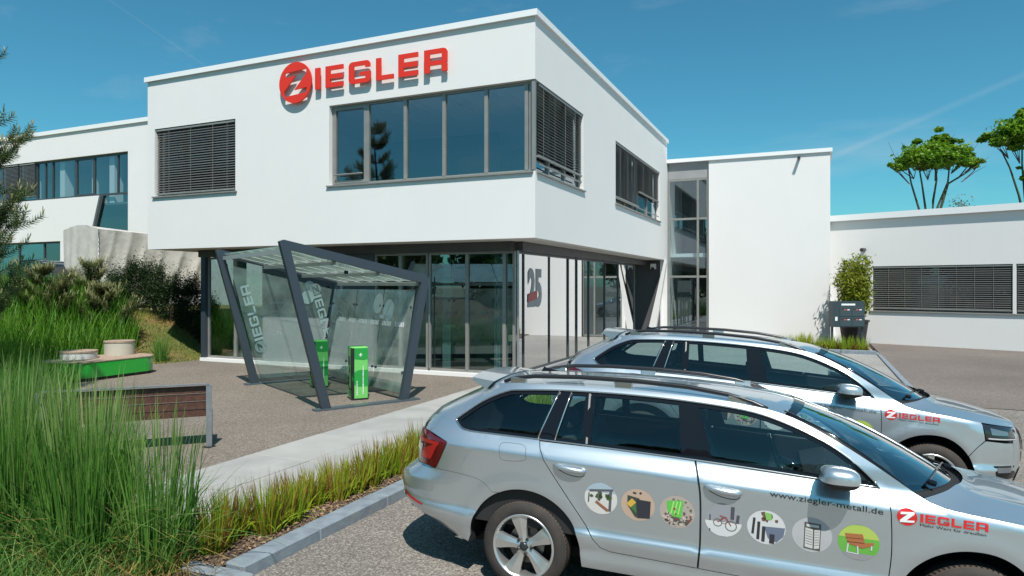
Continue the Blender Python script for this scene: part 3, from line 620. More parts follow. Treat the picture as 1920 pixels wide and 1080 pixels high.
def side_fn(x, z, off=0.0):
    """near side point(s) and outward normals"""
    e = 0.004; w = Wc(x, z); wx = (Wc(x+e, z)-Wc(x-e, z))/(2*e); wz = (Wc(x, z+e)-Wc(x, z-e))/(2*e)
    nrm = np.stack([-wx, -np.ones_like(w), -wz], 1); nrm /= np.linalg.norm(nrm, axis=1)[:, None]
    # outward normal points to -y; Wc grows -> surface moves to -y
    return np.stack([x, -w, z], 1)+nrm*off, nrm
def cdt(outline, holes, grid):
    loops = [outline]+list(holes); pts = [p for l in loops for p in l]; ed = []; k = 0
    for l in loops:
        ed += [(k+i, k+(i+1) % len(l)) for i in range(len(l))]; k += len(l)
    ox = [p[0] for p in outline]; oz = [p[1] for p in outline]
    gx, gz = np.meshgrid(np.arange(min(ox), max(ox), grid), np.arange(min(oz), max(oz), grid*0.6)); gx = gx.ravel()+0.001; gz = gz.ravel()+0.0013
    keep = inside(gx, gz, inset(outline, grid*0.25))
    for h in holes: keep &= ~inside(gx, gz, inset(h, -grid*0.25))
    pts = pts+list(zip(gx[keep], gz[keep]))
    v, e, f, *_ = delaunay_2d_cdt([Vector(p) for p in pts], ed, [], 0, 1e-5)
    V = np.array([(p.x, p.y) for p in v]); Fa = np.array([t for t in f if len(t) == 3]); c = V[Fa].mean(1)
    ok = inside(c[:, 0], c[:, 1], outline)
    for h in holes: ok &= ~inside(c[:, 0], c[:, 1], h)
    return V, Fa[ok]
def panel(name, outline, m, parent, holes=(), grid=0.05, off=0.0, flange=0.022, mirror=True, gap=0.0):
    if gap: outline = inset(outline, gap)
    V2, F = cdt(outline, holes, grid); P, N = side_fn(V2[:, 0], V2[:, 1], off)
    # winding: outward normal towards -y
    tri = P[F]; nn = np.cross(tri[:, 1]-tri[:, 0], tri[:, 2]-tri[:, 0]); fl = (nn*N[F[:, 0]]).sum(1) < 0; F[fl] = F[fl][:, ::-1]
    V = [P]; NN = [N]; FF = [F.tolist()]; k = len(P)
    if flange:
        from collections import Counter
        cnt = Counter()
        for t in F.tolist():
            for i in range(3): cnt[(t[i], t[(i+1) % 3])] += 1
        be = [e for e in cnt if (e[1], e[0]) not in cnt]; fl = []; fv = []; fn_ = []
        for a, b in be:
            d = P[b]-P[a]; on = np.cross(d, N[a]); on /= np.linalg.norm(on)+1e-9; i0 = k+len(fv)
            fv += [P[a], P[b], P[b]-N[b]*flange, P[a]-N[a]*flange]; fn_ += [on]*4; fl.append([i0+1, i0, i0+3, i0+2])
        V.append(np.array(fv)); NN.append(np.array(fn_)); FF.append(fl)
    V = np.concatenate(V); NN = np.concatenate(NN); FF = [t for l in FF for t in l]
    obs = []
    for s in ((1, -1) if mirror else (1,)):
        VV = V*np.array([1, s, 1]); N2 = NN*np.array([1, s, 1]); f2 = FF if s == 1 else [t[::-1] for t in FF]
        obs.append(npmesh(name, VV, f2, m, parent, smooth=True, normals=N2))
    return obs
def surf(name, fn, us, vs, m, parent, flip=False, thick=0.0):
    """grid surface fn(u,v)->xyz"""
    U, Vv = np.meshgrid(us, vs); P = np.array([fn(a, b) for a, b in zip(U.ravel(), Vv.ravel())]); nx = len(us); F = []
    for j in range(len(vs)-1):
        for i in range(nx-1):
            a = j*nx+i; q = (a, a+1, a+nx+1, a+nx); F.append(q[::-1] if flip else q)
    return npmesh(name, P, F, m, parent, smooth=True)
def arch(cx, cz, r, a0, a1, n=26): return [(cx+r*math.cos(math.radians(a0+(a1-a0)*k/n)), cz+r*math.sin(math.radians(a0+(a1-a0)*k/n))) for k in range(n+1)]

def make_car():
    car = bpy.data.objects.new('estate_car', None); COL.objects.link(car); car['_local'] = 1
    # ---- outlines in side view (x forward, z up)
    belt = [(-.55,1.15),(-.50,1.108),(-.42,1.092),(-.24,1.09),(.08,1.087),(.43,1.081),(1.02,1.067),(1.41,1.053),(1.77,1.037),(2.15,1.022,1)]
    wtop = [(2.15,1.022,1),(2.09,1.092),(1.99,1.176),(1.85,1.262),(1.63,1.35),(1.41,1.402),(1.04,1.43),(.62,1.44),(.21,1.432),(-.09,1.411),(-.21,1.388),(-.38,1.302),(-.55,1.165)]
    glassband = spline(belt, .04)[:-1]+spline(wtop, .04)
    rdoor = spline([(.10,1.078,1),(.113,1.03),(.15,.96),(.24,.83),(.35,.68),(.45,.54),(.50,.46),(.55,.402),(.62,.383,1),(1.158,.368,1),(1.168,.53),(1.165,.81),(1.15,.94),(1.122,1.061,1),(.60,1.073)], .04, True)
    fdoor = spline([(1.128,1.061,1),(1.156,.94),(1.171,.81),(1.174,.53),(1.164,.368,1),(2.14,.342,1),(2.19,.44),(2.21,.60),(2.212,.73),(2.207,.84),(2.20,.93),(2.172,.99),(2.148,1.017,1),(1.77,1.031),(1.41,1.047)], .04, True)
    seamR = spline([(-.66,.785),(-.50,.782),(-.36,.768),(-.27,.735),(-.215,.683)], .04)       # quarter panel / bumper seam
    dedge = spline([(-.80,1.045),(-.79,1.09),(-.71,1.20),(-.59,1.285),(-.42,1.39),(-.38,1.425)], .05)
    roofl = spline([(-.38,1.425),(-.2,1.449),(.2,1.47),(.62,1.476),(1.04,1.466),(1.35,1.445),(1.64,1.398),(1.88,1.295),(2.08,1.18),(2.24,1.075),(2.33,1.012)], .05)
    hoodl = spline([(2.33,1.012),(2.40,.972),(2.47,.95),(2.60,.932),(2.88,.905),(3.06,.885)], .05)
    lampR = [(-.58,1.0),(-.625,.87),(-.66,.785)]
    ar = arch(WX0, .335, .395, 39, 118)   # rear arch portion for the quarter panel
    q_out = [(-.80,1.045)]+dedge[1:]+roofl[1:]+hoodl[1:]
    # front part of body side: fender
    ffr = arch(WX1, .335, .395, 36, 180, 34)
    body = q_out + [(3.075,.86),(3.09,.78),(3.10,.725),(3.03,.66)] + ffr + [(2.225,.245),(.425,.245)] + arch(WX0,.335,.395,0,118,34)[0:] + seamR[::-1][0:] + [(-.625,.87),(-.58,1.0)]
    shell = panel('body_side', body, PAINT, car, holes=[glassband, inset(rdoor, -.0028), inset(fdoor, -.0028)], grid=0.06)
    shell[0]['label'] = 'near side shell with wheel arches and pillars'
    nd = panel('door', rdoor, PAINT, car, grid=0.05, gap=0.0028)[0]; fd_, fd2 = panel('door', fdoor, PAINT, car, grid=0.05, gap=0.0028)
    # bumpers (side parts) and centre sections
    bz = [.315,.40,.46,.54,.60,.68,.72,.745,.775]
    rearedge = [(float(np.interp(z, _xr_z, _xr_x))+.085, z) for z in bz]
    rb_ = rearedge + seamR[0:] + arch(WX0,.335,.395,119,180,14) + [(-.40,.275),(-.60,.29)]
    panel('rear_bumper', rb_, PAINT, car, grid=0.05, gap=0.0025)
    fz = [.26,.33,.45,.55,.65,.70]
    fe = [(float(np.interp(z, _xn_z, _xn_x))-.16, z) for z in fz]
    fb_ = [(3.035,.655)]+arch(WX1,.335,.395,35,0,10)+[(3.06,.26)]+[(3.2,.245)]+fe+[(3.32,.705),(3.11,.72)]
    panel('front_bumper', fb_, PAINT, car, grid=0.05, gap=0.0025)
    # rear centre: bumper, tailgate, rear window
    def rear(name, z0, z1, m, n=14, off=0.0, yk=1.0):
        zs = np.linspace(z0, z1, n)
        def fn(u, v):
            xe = float(np.interp(v, _xr_z, _xr_x))+.086; ye = float(Wc(xe, v))*u*yk; return (float(xrear(ye, v))-off if abs(u) < .999 or yk < 1 else xe, ye, v)
        return surf(name, fn, np.linspace(-1, 1, 25), zs, m, car)
    rear('rear_bumper', .33, .775, PAINT); rear('tailgate', .78, 1.06, PAINT); rear('rear_window', 1.065, 1.40, CGLD)
    surf('bumper_insert', lambda u, v: (float(xrear(u*.62, v))-.006, u*.62, v), np.linspace(-1,1,9), [.34,.38,.42], BLKM, car)
    pl = surf('number_plate', lambda u, v: (float(xrear(u*.26, v))-.012, u*.26, v), np.linspace(-1,1,5), [.86,.92,.98], LENSW, car)
    # tail lamps wrap round the corner
    for s in (1, -1):
        def lampfn(u, v, o=0.006):
            z = .79+.255*v; xo = -.868+.030*v; xi = np.interp(z, [.785,.87,1.0,1.045], [-.655,-.62,-.575,-.60]); 
            if v > .82: xi = np.interp(v, [.82,1], [-.58,-.78])
            x = xo+(xi-xo)*u; p, n = side_fn(np.array([x]), np.array([z]), o); return (p[0][0], p[0][1]*s, p[0][2])
        tl = surf('tail_lamp', lampfn, np.linspace(0,1,10), np.linspace(0,1,12), TAILR, car, flip=(s == 1))
        surf('lamp_strip', lambda u, v: lampfn(.30+.42*u+.08*v, .20+.55*v*(0.5+.5*u), .009), np.linspace(0,1,6), np.linspace(0,1,6), TAILB, tl, flip=(s == 1))
        surf('lamp_strip', lambda u, v: lampfn(.10+.72*u, .66+.10*v, .009), np.linspace(0,1,6), [0,.5,1], TAILB, tl, flip=(s == 1))
        surf('reversing_lens', lambda u, v: lampfn(.06+.24*u, .36+.22*v, .010), np.linspace(0,1,5), [0,.5,1], LENSW, tl, flip=(s == 1))
        def reflfn(u, v):
            x = -.945+.21*u; z = .525-.035*u+.030*v*(1-.7*u); p, n = side_fn(np.array([x]), np.array([z]), .004); return (p[0][0], p[0][1]*s, p[0][2])
        surf('reflector', reflfn, np.linspace(0,1,8), [0,.5,1], TAILB, car, flip=(s == 1))
        # head lamps
        def headfn(u, v, o=0.004):
            z0 = np.interp(u, [0,1],[.735,.725]); z1 = np.interp(u,[0,.7,1],[.872,.845,.815]); z = z0+(z1-z0)*v; x = 3.075+.035*(1-v)+.36*u
            p, n = side_fn(np.array([x]), np.array([z]), o); return (p[0][0], p[0][1]*s, p[0][2])
        hl = surf('head_lamp', headfn, np.linspace(0,1,12), np.linspace(0,1,7), HEADB, car, flip=(s == -1))
        surf('lamp_lens', lambda u, v: headfn(.18+.5*u, .35+.45*v*(1-.3*u), .007), np.linspace(0,1,7), [0,.5,1], LENSD, hl, flip=(s == -1))
        surf('lamp_strip', lambda u, v: headfn(.06+.86*u, .04+.09*v, .008), np.linspace(0,1,9), [0,1], LENSW, hl, flip=(s == -1))
        # fog lamp opening
        surf('fog_lamp', lambda u, v: tuple(np.array([1,s,1])*side_fn(np.array([3.20+.05*(1-v)+.23*u]), np.array([.36+.13*v]), .004)[0][0]), np.linspace(0,1,8), [0,.5,1], BLK, car, flip=(s == -1))
        surf('lamp_lens', lambda u, v: tuple(np.array([1,s,1])*side_fn(np.array([3.24+.15*u]), np.array([.43+.045*v]), .007)[0][0]), np.linspace(0,1,5), [0,1], LENSD, car, flip=(s == -1))
    # front centre
    def front(name, z0, z1, m, yk, off=0.0, n=8):
        def fn(u, v):
            xe = float(np.interp(v, _xn_z, _xn_x))-.16; ye = float(Wc(xe, v))*yk*u; return (float(xfront(ye, v))+off if abs(u) < .999 or yk < 1 else xe+off, ye, v)
        return surf(name, fn, np.linspace(-1, 1, 25), np.linspace(z0, z1, n), m, car, flip=True)
    front('front_bumper', .245, .70, PAINT, 1.0, n=12); front('nose_panel', .70, .83, PAINT, 1.0)
    gr = front('grille', .60, .80, BLK, .66, .012); front('lower_grille', .30, .44, BLKM, .80, .010)
    for k in range(17):
        y = -.40+.05*k; MB().add([(float(xfront(y,z))+.018+dx, y+dy, z) for dy in (-.006,.006) for z, dx in ((.61,0),(.70,.004),(.79,0))], [(0,1,4,3),(1,2,5,4)]).build('grille_bar', BLKM, gr)
    surf('number_plate', lambda u, v: (float(xfront(u*.26, v))+.025, u*.26, v), np.linspace(-1,1,5), [.47,.52,.57], LENSW, car, flip=True)
    # hood
    hl_x = np.array([p[0] for p in hoodl]+[3.20,3.33,3.42]); hl_z = np.array([p[1] for p in hoodl]+[.868,.850,.832])
    def hoodfn(u, v):       # v 0 rear .. 1 front ; u -1..1 across
        xr_ = 2.37+.33*(1-abs(u)**2.2); xf_ = 3.43+.075*(1-u*u)
        x = xr_+(xf_-xr_)*v; xx = min(x, 3.42) if abs(u) > .3 else x
        xe = 2.37+(3.42-2.37)*v; ze = float(np.interp(xe, hl_x, hl_z)); ye = float(Wc(min(xe,3.40), ze)); ye = min(ye, .88)-.004
        crown = .042*(1-abs(u)**2.6)*(1-.45*v*v) ; ridge = .010*math.exp(-((abs(u)-.62)/.09)**2)
        return (x, ye*u, ze+crown+ridge)
    surf('bonnet', hoodfn, np.linspace(-1,1,41), np.linspace(0,1,26), PAINT, car)
    # windscreen, cowl, wipers
    def wsfn(u, v):         # v 0 base .. 1 top
        b = np.array([2.30+.34*(1-abs(u)**2.2), .795*u, 1.005+.010*(1-u*u)]); t = np.array([1.635+.075*(1-u*u), .625*u, 1.402+.038*(1-u*u)])
        p = b+(t-b)*v; p[2] += .035*math.sin(math.pi*v)*1.0; p[0] += .012*math.sin(math.pi*v); 
        e = .045*math.sin(math.pi*v)*abs(u)**3; p[1] += math.copysign(e*.25, u); return tuple(p)
    surf('windscreen', wsfn, np.linspace(-.955,.955,25), np.linspace(0.0,1.0,14), WSG, car)
    for s in (-1, 1):
        MB().tube([wsfn(s*.975, v) for v in np.linspace(0,1,14)], .017, 6).build('windscreen_seal', BLK, car, smooth=True)
    surf('header_band', lambda u, v: tuple(np.array(wsfn(u, .93+.07*v))+np.array([0.004,0,.004])), np.linspace(-.95,.95,15), [0,1], BLK, car)
    surf('cowl', lambda u, v: (2.27+.33*(1-abs(u)**2.2)+.12*v, .80*u*(1-.02*v), 1.000-.012*math.sin(math.pi*v)-.015*v+.012*(1-u*u)), np.linspace(-1,1,21), np.linspace(0,1,5), BLKM, car)
    for (y0, y1, t) in ((-.62,.05,.03),(.02,.60,.045)):
        a = np.array(wsfn(y0/.8, .02))+[0,0,.03]; b = np.array(wsfn(y1/.75, t))+[.01,0,.032]
        w_ = MB(); w_.tube([a, (a+b)/2+[0,0,.012], b], .008, 6); w_.tube([a+[.04,0,-.01], a], .018, 8); w_.build('wiper', BLK, car)
    # roof with rails, spoiler, aerial
    rl_x = np.array([p[0] for p in roofl]); rl_z = np.array([p[1] for p in roofl])
    def rooffn(u, v):
        xs = -.40+(1.64+.40)*v; x = xs + (.075*(1-u*u) if v > .9 else .075*(1-u*u)*max(0, (v-.6)/.4)) - (0.05*(1-u*u) if v < .02 else 0)
        ze = float(np.interp(xs, rl_x, rl_z)); ye = float(Wc(xs, ze))
        return (x, ye*u, ze+.038*(1-abs(u)**2.4))
    surf('roof', rooffn, np.linspace(-1,1,29), np.linspace(0,1,30), PAINT, car)
    spo = MB(); n = 13
    for j in range(n):
        u = -1+2*j/(n-1); y = .60*u; bx = .05*(1-u*u)
        spo.v += [(-.33,y,1.452+.03*(1-u*u)),(-.505-bx,y*.97,1.470+.025*(1-u*u)),(-.515-bx,y*.97,1.448+.025*(1-u*u)),(-.39,y,1.388+.03*(1-u*u))]
    for j in range(n-1):
        for k in range(4): a = j*4+k; b = j*4+(k+1) % 4; spo.f.append((a, b, b+4, a+4))
    spo.f += [(0,1,2,3), tuple((n-1)*4+k for k in (3,2,1,0))]
    spo.build('spoiler', PAINT, car, angle=50)
    RAILM = mat('roof_rail_black', (0.03,0.031,0.033), 0.3, 0.3)
    for s in (-1, 1):
        pts = [(x, s*(float(Wc(x, np.interp(x, rl_x, rl_z)))-.035), float(np.interp(x, rl_x, rl_z))+h) for x, h in ((-.26,.012),(-.18,.036),(-.02,.055),(.3,.060),(.7,.060),(1.05,.056),(1.3,.042),(1.45,.022),(1.54,.0))]
        sp_ = []
        for i in range(len(pts)-1):
            for t in (0,.33,.66): sp_.append(tuple(np.array(pts[i])*(1-t)+np.array(pts[i+1])*t))
        sp_.append(pts[-1])
        rr = MB().tube(sp_, [.013+.004*math.sin(math.pi*i/len(sp_)) for i in range(len(sp_))], 8).build('roof_rail', RAILM, car, smooth=True)
        for xf in (-.14, .62, 1.36):
            z = float(np.interp(xf, rl_x, rl_z)); y = s*(float(Wc(xf, z))-.035)
            MB().cbox((xf-.06,y-.014,z-.01),(xf+.06,y+.014,z+.045),.006).build('rail_foot', CHR, rr)
    af = MB(); af.add([(-.10,0,1.535),(.02,0,1.512),(-.13,-.022,1.502),(-.13,.022,1.502),(-.115,0,1.545)], [(0,1,2),(0,3,1),(0,2,4),(0,4,3),(2,3,4)]); af.build('aerial', BLK, car)
    # side glazing: black frame ring, chrome line, panes, pillars
    gi = inset(glassband, .016)
    def clip(x0t, x0b, x1t, x1b, poly, m=.0):   # part of the band between two slanted lines
        out = []
        zt, zb = 1.45, 1.02
        L0 = lambda z: x0b+(x0t-x0b)*(z-zb)/(zt-zb); L1 = lambda z: x1b+(x1t-x1b)*(z-zb)/(zt-zb)
        def cut(P, f):
            o = []
            for i in range(len(P)):
                a, b = P[i-1], P[i]; fa, fb = f(a), f(b)
                if (fa >= 0) != (fb >= 0): t = fa/(fa-fb); o.append((a[0]+(b[0]-a[0])*t, a[1]+(b[1]-a[1])*t))
                if fb >= 0: o.append(b)
            return o
        P = cut(poly, lambda p: p[0]-L0(p[1])); return cut(P, lambda p: L1(p[1])-p[0])
    w_quarter = clip(-9, -9, .20, .055, gi); w_small = clip(.285, .175, .385, .405, gi); w_rear = clip(.425, .445, 1.005, 1.055, gi); w_front = clip(1.10, 1.235, 9, 9, gi)
    clean = lambda P: [p for i, p in enumerate(P) if np.hypot(p[0]-P[i-1][0], p[1]-P[i-1][1]) > 1e-4]
    wins = [inset(clean(w), .012) for w in (w_quarter, w_small, w_rear, w_front)]
    ring = panel('window_frame', inset(glassband, .001), BLK, car, holes=wins, grid=.06, off=-.004, flange=.01)
    for w, m in zip(wins, (CGLD, CGLD, CGLD, CGL)):
        panel('side_window', inset(w, -.002), m, car, grid=.08, off=-.009, flange=0)
    cm = MB(); 
    for s in (-1, 1):
        pts, _ = side_fn(np.array([p[0] for p in glassband]), np.array([p[1] for p in glassband]), .003); pts = [(p[0], p[1]*(1 if s < 0 else -1), p[2]) for p in pts]
        c_ = MB().tube(pts+[pts[0]], .0062, 5, cap=False).build('window_chrome', CHR, car, smooth=True)
        for x0t, x0b in ((.20,.055),(.285,.175)):
            pp, _ = side_fn(np.linspace(x0b+.03, x0t-.01, 6), np.linspace(1.09, 1.425, 6), .003); MB().tube([(p[0], p[1]*(1 if s < 0 else -1), p[2]) for p in pp], .006, 5).build('pillar_strip', CHR, c_, smooth=True)
        pp, _ = side_fn(np.array([.425,.405]), np.array([1.09,1.425]), .003); MB().bar(*[(p[0], p[1]*(1 if s < 0 else -1), p[2]) for p in pp], .013, .006).build('pillar_strip', DKCH, c_)
    # handles with a shell behind, fuel flap line
    for s in (-1, 1):
        for k, (x0, z0, x1, z1) in enumerate(((.225,.935,.44,.915),(1.19,.918,1.405,.897))):
            pts, nn = side_fn(np.linspace(x0, x1, 9), np.linspace(z0, z1, 9), 0); t = np.sin(np.linspace(0, math.pi, 9))**.5
            pts = pts+nn*(0.004+.030*t)[:, None]; pts[:, 1] *= (1 if s < 0 else -1)
            hd = MB().tube(pts, list(.010+.010*t), 8).build('door_handle', PAINT, car, smooth=True)
            e_, n2 = side_fn(x0+(x1-x0)*(.5+.46*np.cos(np.linspace(0,2*math.pi,25))), (z0+z1)/2-.012-.022*(x0+(x1-x0)*(.5+.46*np.cos(np.linspace(0,2*math.pi,25)))-(x0+x1)/2)/.1+.036*np.sin(np.linspace(0,2*math.pi,25)), .0015)
            e_[:, 1] *= (1 if s < 0 else -1)
            MB().tube(e_[13:], .0022, 5).build('handle_recess', BLKM, hd)
    ff = spline([(-.17,1.035),(-.08,1.045),(.005,1.035),(.018,.99),(.02,.945),(-.07,.925),(-.155,.93),(-.17,.98)], .02, True)
    pp, _ = side_fn(np.array([p[0] for p in ff]), np.array([p[1] for p in ff]), .0004); pp[:, 1] *= -1; MB().tube(list(pp)+[pp[0]], .0022, 4, cap=False).build('fuel_flap', BLKM, car)
    pp[:, 1] *= -1; MB().tube(list(pp)+[pp[0]], .0018, 4, cap=False).build('fuel_flap', mat('flap_gap',(0.12,0.12,0.12),0.6), car)
    # mirrors
    for s in (-1, 1):
        bm = bmesh.new(); bmesh.ops.create_uvsphere(bm, u_segments=24, v_segments=16, radius=1)
        for v in bm.verts:
            x, y, z = v.co; f = lambda a, p: math.copysign(abs(a)**p, a)
            X = f(x,.8)*.130; Y = f(y,.62)*.128; Z = f(z,.72)*.068
            if X < 0: X *= .60
            Z *= (1-.18*(Y/.125)) if Y > 0 else 1; X += -.02*(-Y/.125)
            v.co = (1.905+X-.03*(Y/.125), s*(.985-Y) if s > 0 else -(.985-Y), 1.085+Z)
        up = MB().bm(bm); vz = np.array(up.v)
        top = [f for f in up.f if vz[list(f), 2].mean() > 1.062]; bot = [f for f in up.f if vz[list(f), 2].mean() <= 1.062]
        t_ = MB(); t_.v, t_.f = up.v, top; mo = t_.build('mirror', PAINT, car, smooth=True)
        b_ = MB(); b_.v, b_.f = [tuple(np.array(p)) for p in up.v], bot; b_.build('mirror_base', BLKM, mo, smooth=True)
        MB().tube([(1.93,s*.845,1.03),(1.92,s*.90,1.035),(1.91,s*.95,1.05)], [.045,.032,.028], 8).build('mirror_arm', BLK, mo, smooth=True)
    # wheels
    def wheel(cx, s, steer=0):
        yo = s*.872; r0 = .318
        root = MB()
        sg = s
        prof = [(.222,-.004),(.232,.004),(.250,.008),(.276,.006),(.300,-.008),(.310,-.020)]
        tr = [(.310,-.020),(.3165,-.032),(r0,-.06),(r0,-.15),(.3165,-.176),(.306,-.192),(.27,-.20),(.23,-.195)]
        ty = MB().lathe([(r, yo+sg*h) for r, h in prof], (cx,0,.318), 64, 'y').build('tyre', TYRE, car, smooth=True)
        MB().lathe([(r, yo+sg*h) for r, h in tr], (cx,0,.318), 64, 'y').build('tread', TREAD, ty, smooth=True)
        gv = MB()
        for k in range(72):
            a = 2*math.pi*k/72
            for h0, h1 in ((-.024,-.07),(-.13,-.17)):
                gv.bar((cx+.3175*math.cos(a), yo+sg*h0, .318+.3175*math.sin(a)), (cx+.318*math.cos(a+.04), yo+sg*h1, .318+.318*math.sin(a+.04)), .006, .004, up=(math.cos(a),0,math.sin(a)))
        g_ = gv.build('tread_grooves', INNER, ty); g_['kind'] = 'stuff'
        rm = MB().lathe([(.232,yo+sg*.003),(.228,yo+sg*.010),(.221,yo+sg*.010),(.212,yo-sg*.002),(.206,yo-sg*.03),(.200,yo-sg*.14),(.215,yo-sg*.17)], (cx,0,.318), 64, 'y').build('rim', RIM, car, smooth=True)
        MB().lathe([(.0,yo-sg*.085),(.135,yo-sg*.085),(.137,yo-sg*.10)], (cx,0,.318), 40, 'y').build('brake_disc', DISC, rm)
        MB().lathe([(.0,yo-sg*.12),(.214,yo-sg*.12)], (cx,0,.318), 40, 'y').build('wheel_well', INNER, rm)
        for k in range(5):
            a = 2*math.pi*k/5+math.radians(90+12)
            ca, sa = math.cos(a), math.sin(a); R_ = lambda r, t: (cx+r*ca-t*sa, .318+r*sa+t*ca)
            b = MB(); prof2 = [(.030,.034,-.010),(.075,.030,-.014),(.13,.042,-.006),(.18,.056,.0),(.214,.064,.0)]
            for r, hw, h in prof2:
                for t, dh in ((-hw,-.012),(-hw*.12,.0),(hw*.12,-.004),(hw,-.014),(hw,-.045),(-hw,-.045)):
                    x, z = R_(r, t); b.v.append((x, yo+sg*(h+dh), z))
            for i in range(len(prof2)-1):
                for j in range(6): p = i*6+j; q = i*6+(j+1) % 6; b.f.append((p, q, q+6, p+6))
            b.f += [(0,1,2,3,4,5), tuple((len(prof2)-1)*6+j for j in range(6))]
            b.build('spoke', RIM, rm, angle=25)
            x, z = (cx+.056*math.cos(a+.63), .318+.056*math.sin(a+.63))
            MB().lathe([(.0,yo-sg*.006),(.009,yo-sg*.006),(.011,yo-sg*.022)], (x,0,z), 10, 'y').build('wheel_bolt', BLKM, rm)
        MB().lathe([(.0,yo+sg*.004),(.022,yo+sg*.002),(.031,yo-sg*.006),(.034,yo-sg*.03)], (cx,0,.318), 24, 'y').build('hub_cap', mat('hub_cap_dark',(0.06,0.065,0.07),0.3,0.6), rm, smooth=True)
    for cx in (WX0, WX1):
        for s in (-1, 1): wheel(cx, s)
    # dark wheel housings, underbody and cabin tub
    for cx in (WX0, WX1):
        for s in (-1, 1):
            ub = MB(); A = arch(cx, .335, .405, -8, 188, 30); n = len(A)
            ub.v += [(x, s*.845, z) for x, z in A]+[(x, s*.55, z) for x, z in A]; k = len(ub.v)-2*n
            ub.f += [(k+i, k+i+1, k+n+i+1, k+n+i) for i in range(n-1)]; ub.f.append(tuple(k+n+i for i in range(n)))
            ub.build('wheel_housing', INNER, car)
    MB().box((-.45,-.62,.235),(3.30,.62,.30)).build('underbody', INNER, car)
    for s in (-1, 1):
        inn = MB(); X = np.linspace(-.88, 2.15, 34); top = np.interp(X, [b[0] for b in belt], [b[1] for b in belt])-.012
        n = len(X); k = len(inn.v)
        for x, t in zip(X, top):
            for z in (.45, .80, t): inn.v.append((x, s*(float(Wc(x, z))-.055), z))
        inn.f += [(k+3*i+j, k+3*i+3+j, k+3*i+4+j, k+3*i+1+j) for i in range(n-1) for j in range(2)]
        inn.build('door_lining', BLKM, car)
    MB().box((-.60,-.80,.44),(2.35,.80,.47)).build('cabin_floor', BLKM, car)
    bulk = MB().add([(2.36,-.80,.4),(2.36,.80,.4),(2.28,.76,.99),(2.28,-.76,.99)], [(0,1,2,3)]); bulk.build('bulkhead', INNER, car)
    def seat(x, y, w, back=True):
        sroot = MB().cbox((x-.02,y-w/2,.47),(x+.50,y+w/2,.66),.05).build('seat', FABRIC, car, angle=60)
        b = MB(); pr = [(x+.04,.60),(x-.16,1.08),(x-.24,1.075),(x-.12,.58)]
        b.prism(pr, lambda u, v, d: (u, y+d, v), -w/2*.95, w/2*.95).build('backrest', FABRIC, sroot)
        return sroot
    def headrest(x, y): MB().cbox((x-.06,y-.13,1.115),(x+.06,y+.13,1.27),.035).build('headrest', FABRIC, car, angle=60)
    for y in (-.37, .37): seat(1.25, y, .50); headrest(1.05, y)
    seat(.42, 0, 1.30); [headrest(.20, y) for y in (-.42, 0, .42)]
    MB().prism([(1.72,.72),(1.78,.93),(1.95,.985),(2.32,.985),(2.36,.6),(1.9,.6)], lambda u, v, d: (u, d, v), -.76, .76).build('dashboard', BLKM, car)
    st = MB(); ring_ = [(1.62+.06*math.sin(a)*-1, .37+.185*math.cos(a), .92+.175*math.sin(a)) for a in np.linspace(0, 2*math.pi, 25)]
    st.tube(ring_, .014, 6, cap=False); st.tube([(1.62,.2,.92),(1.62,.54,.92)], .018, 6); st.tube([(1.62,.37,.92),(1.85,.37,.84)], .03, 8); st.build('steering_wheel', BLK, car, smooth=True)
    mr_ = MB().cbox((1.70,-.11,1.305),(1.73,.11,1.365),.01).build('inside_mirror', BLK, car)
    MB().box((1.36,-.46,.665),(1.56,-.28,.672)).build('paper', LENSW, car)
    # ---- printed stickers on the near side
    def deco(name, polys, m, parent, lift, cx, cz, r, sl=0.0, step=None):
        """flat shapes in unit-disc coordinates laid on the door skin"""
        V = []; F = []
        for p in polys:
            t = tessellate_polygon([[Vector((a, b, 0)) for a, b in p]]); k = len(V)
            V += [(cx+a*r, cz+b*r+sl*a*r) for a, b in p]; F += [tuple(i+k for i in q) for q in t]
        V = np.array(V); P, N = side_fn(V[:, 0], V[:, 1], lift); tri = P[np.array(F)]; nn = np.cross(tri[:,1]-tri[:,0], tri[:,2]-tri[:,0]); fl = (nn*N[[f[0] for f in F]]).sum(1) < 0
        F = [f[::-1] if q else f for f, q in zip(F, fl)]
        return npmesh(name, P, F, m, parent)
    def discfan(n=28): return [[(0,0),(math.cos(2*math.pi*i/n), math.sin(2*math.pi*i/n)), (math.cos(2*math.pi*(i+1)/n), math.sin(2*math.pi*(i+1)/n))] for i in range(n)]
    def seg(a, b, n=14):   # part of the disc between heights a<b
        L = [(-math.sqrt(max(0,1-y*y)), y) for y in np.linspace(b, a, n)]; R = [(math.sqrt(max(0,1-y*y)), y) for y in np.linspace(a, b, n)]; return [L+R]
    pc = {}
    def pm(c):
        if c not in pc: pc[c] = mat('print_%d' % len(pc), c, 0.35, coat=0.6)
        return pc[c]
    def bar2(x0, y0, x1, y1, w):
        d = np.array([x1-x0, y1-y0]); d = d/np.linalg.norm(d)*w/2; return [(x0-d[1], y0+d[0]), (x1-d[1], y1+d[0]), (x1+d[1], y1-d[0]), (x0+d[1], y0-d[0])]
    def ringp(cx, cy, r, w, n=14): return [[(cx+(r+w)*math.cos(2*math.pi*i/n), cy+(r+w)*math.sin(2*math.pi*i/n)), (cx+(r+w)*math.cos(2*math.pi*(i+1)/n), cy+(r+w)*math.sin(2*math.pi*(i+1)/n)), (cx+r*math.cos(2*math.pi*(i+1)/n), cy+r*math.sin(2*math.pi*(i+1)/n)), (cx+r*math.cos(2*math.pi*i/n), cy+r*math.sin(2*math.pi*i/n))] for i in range(n)]
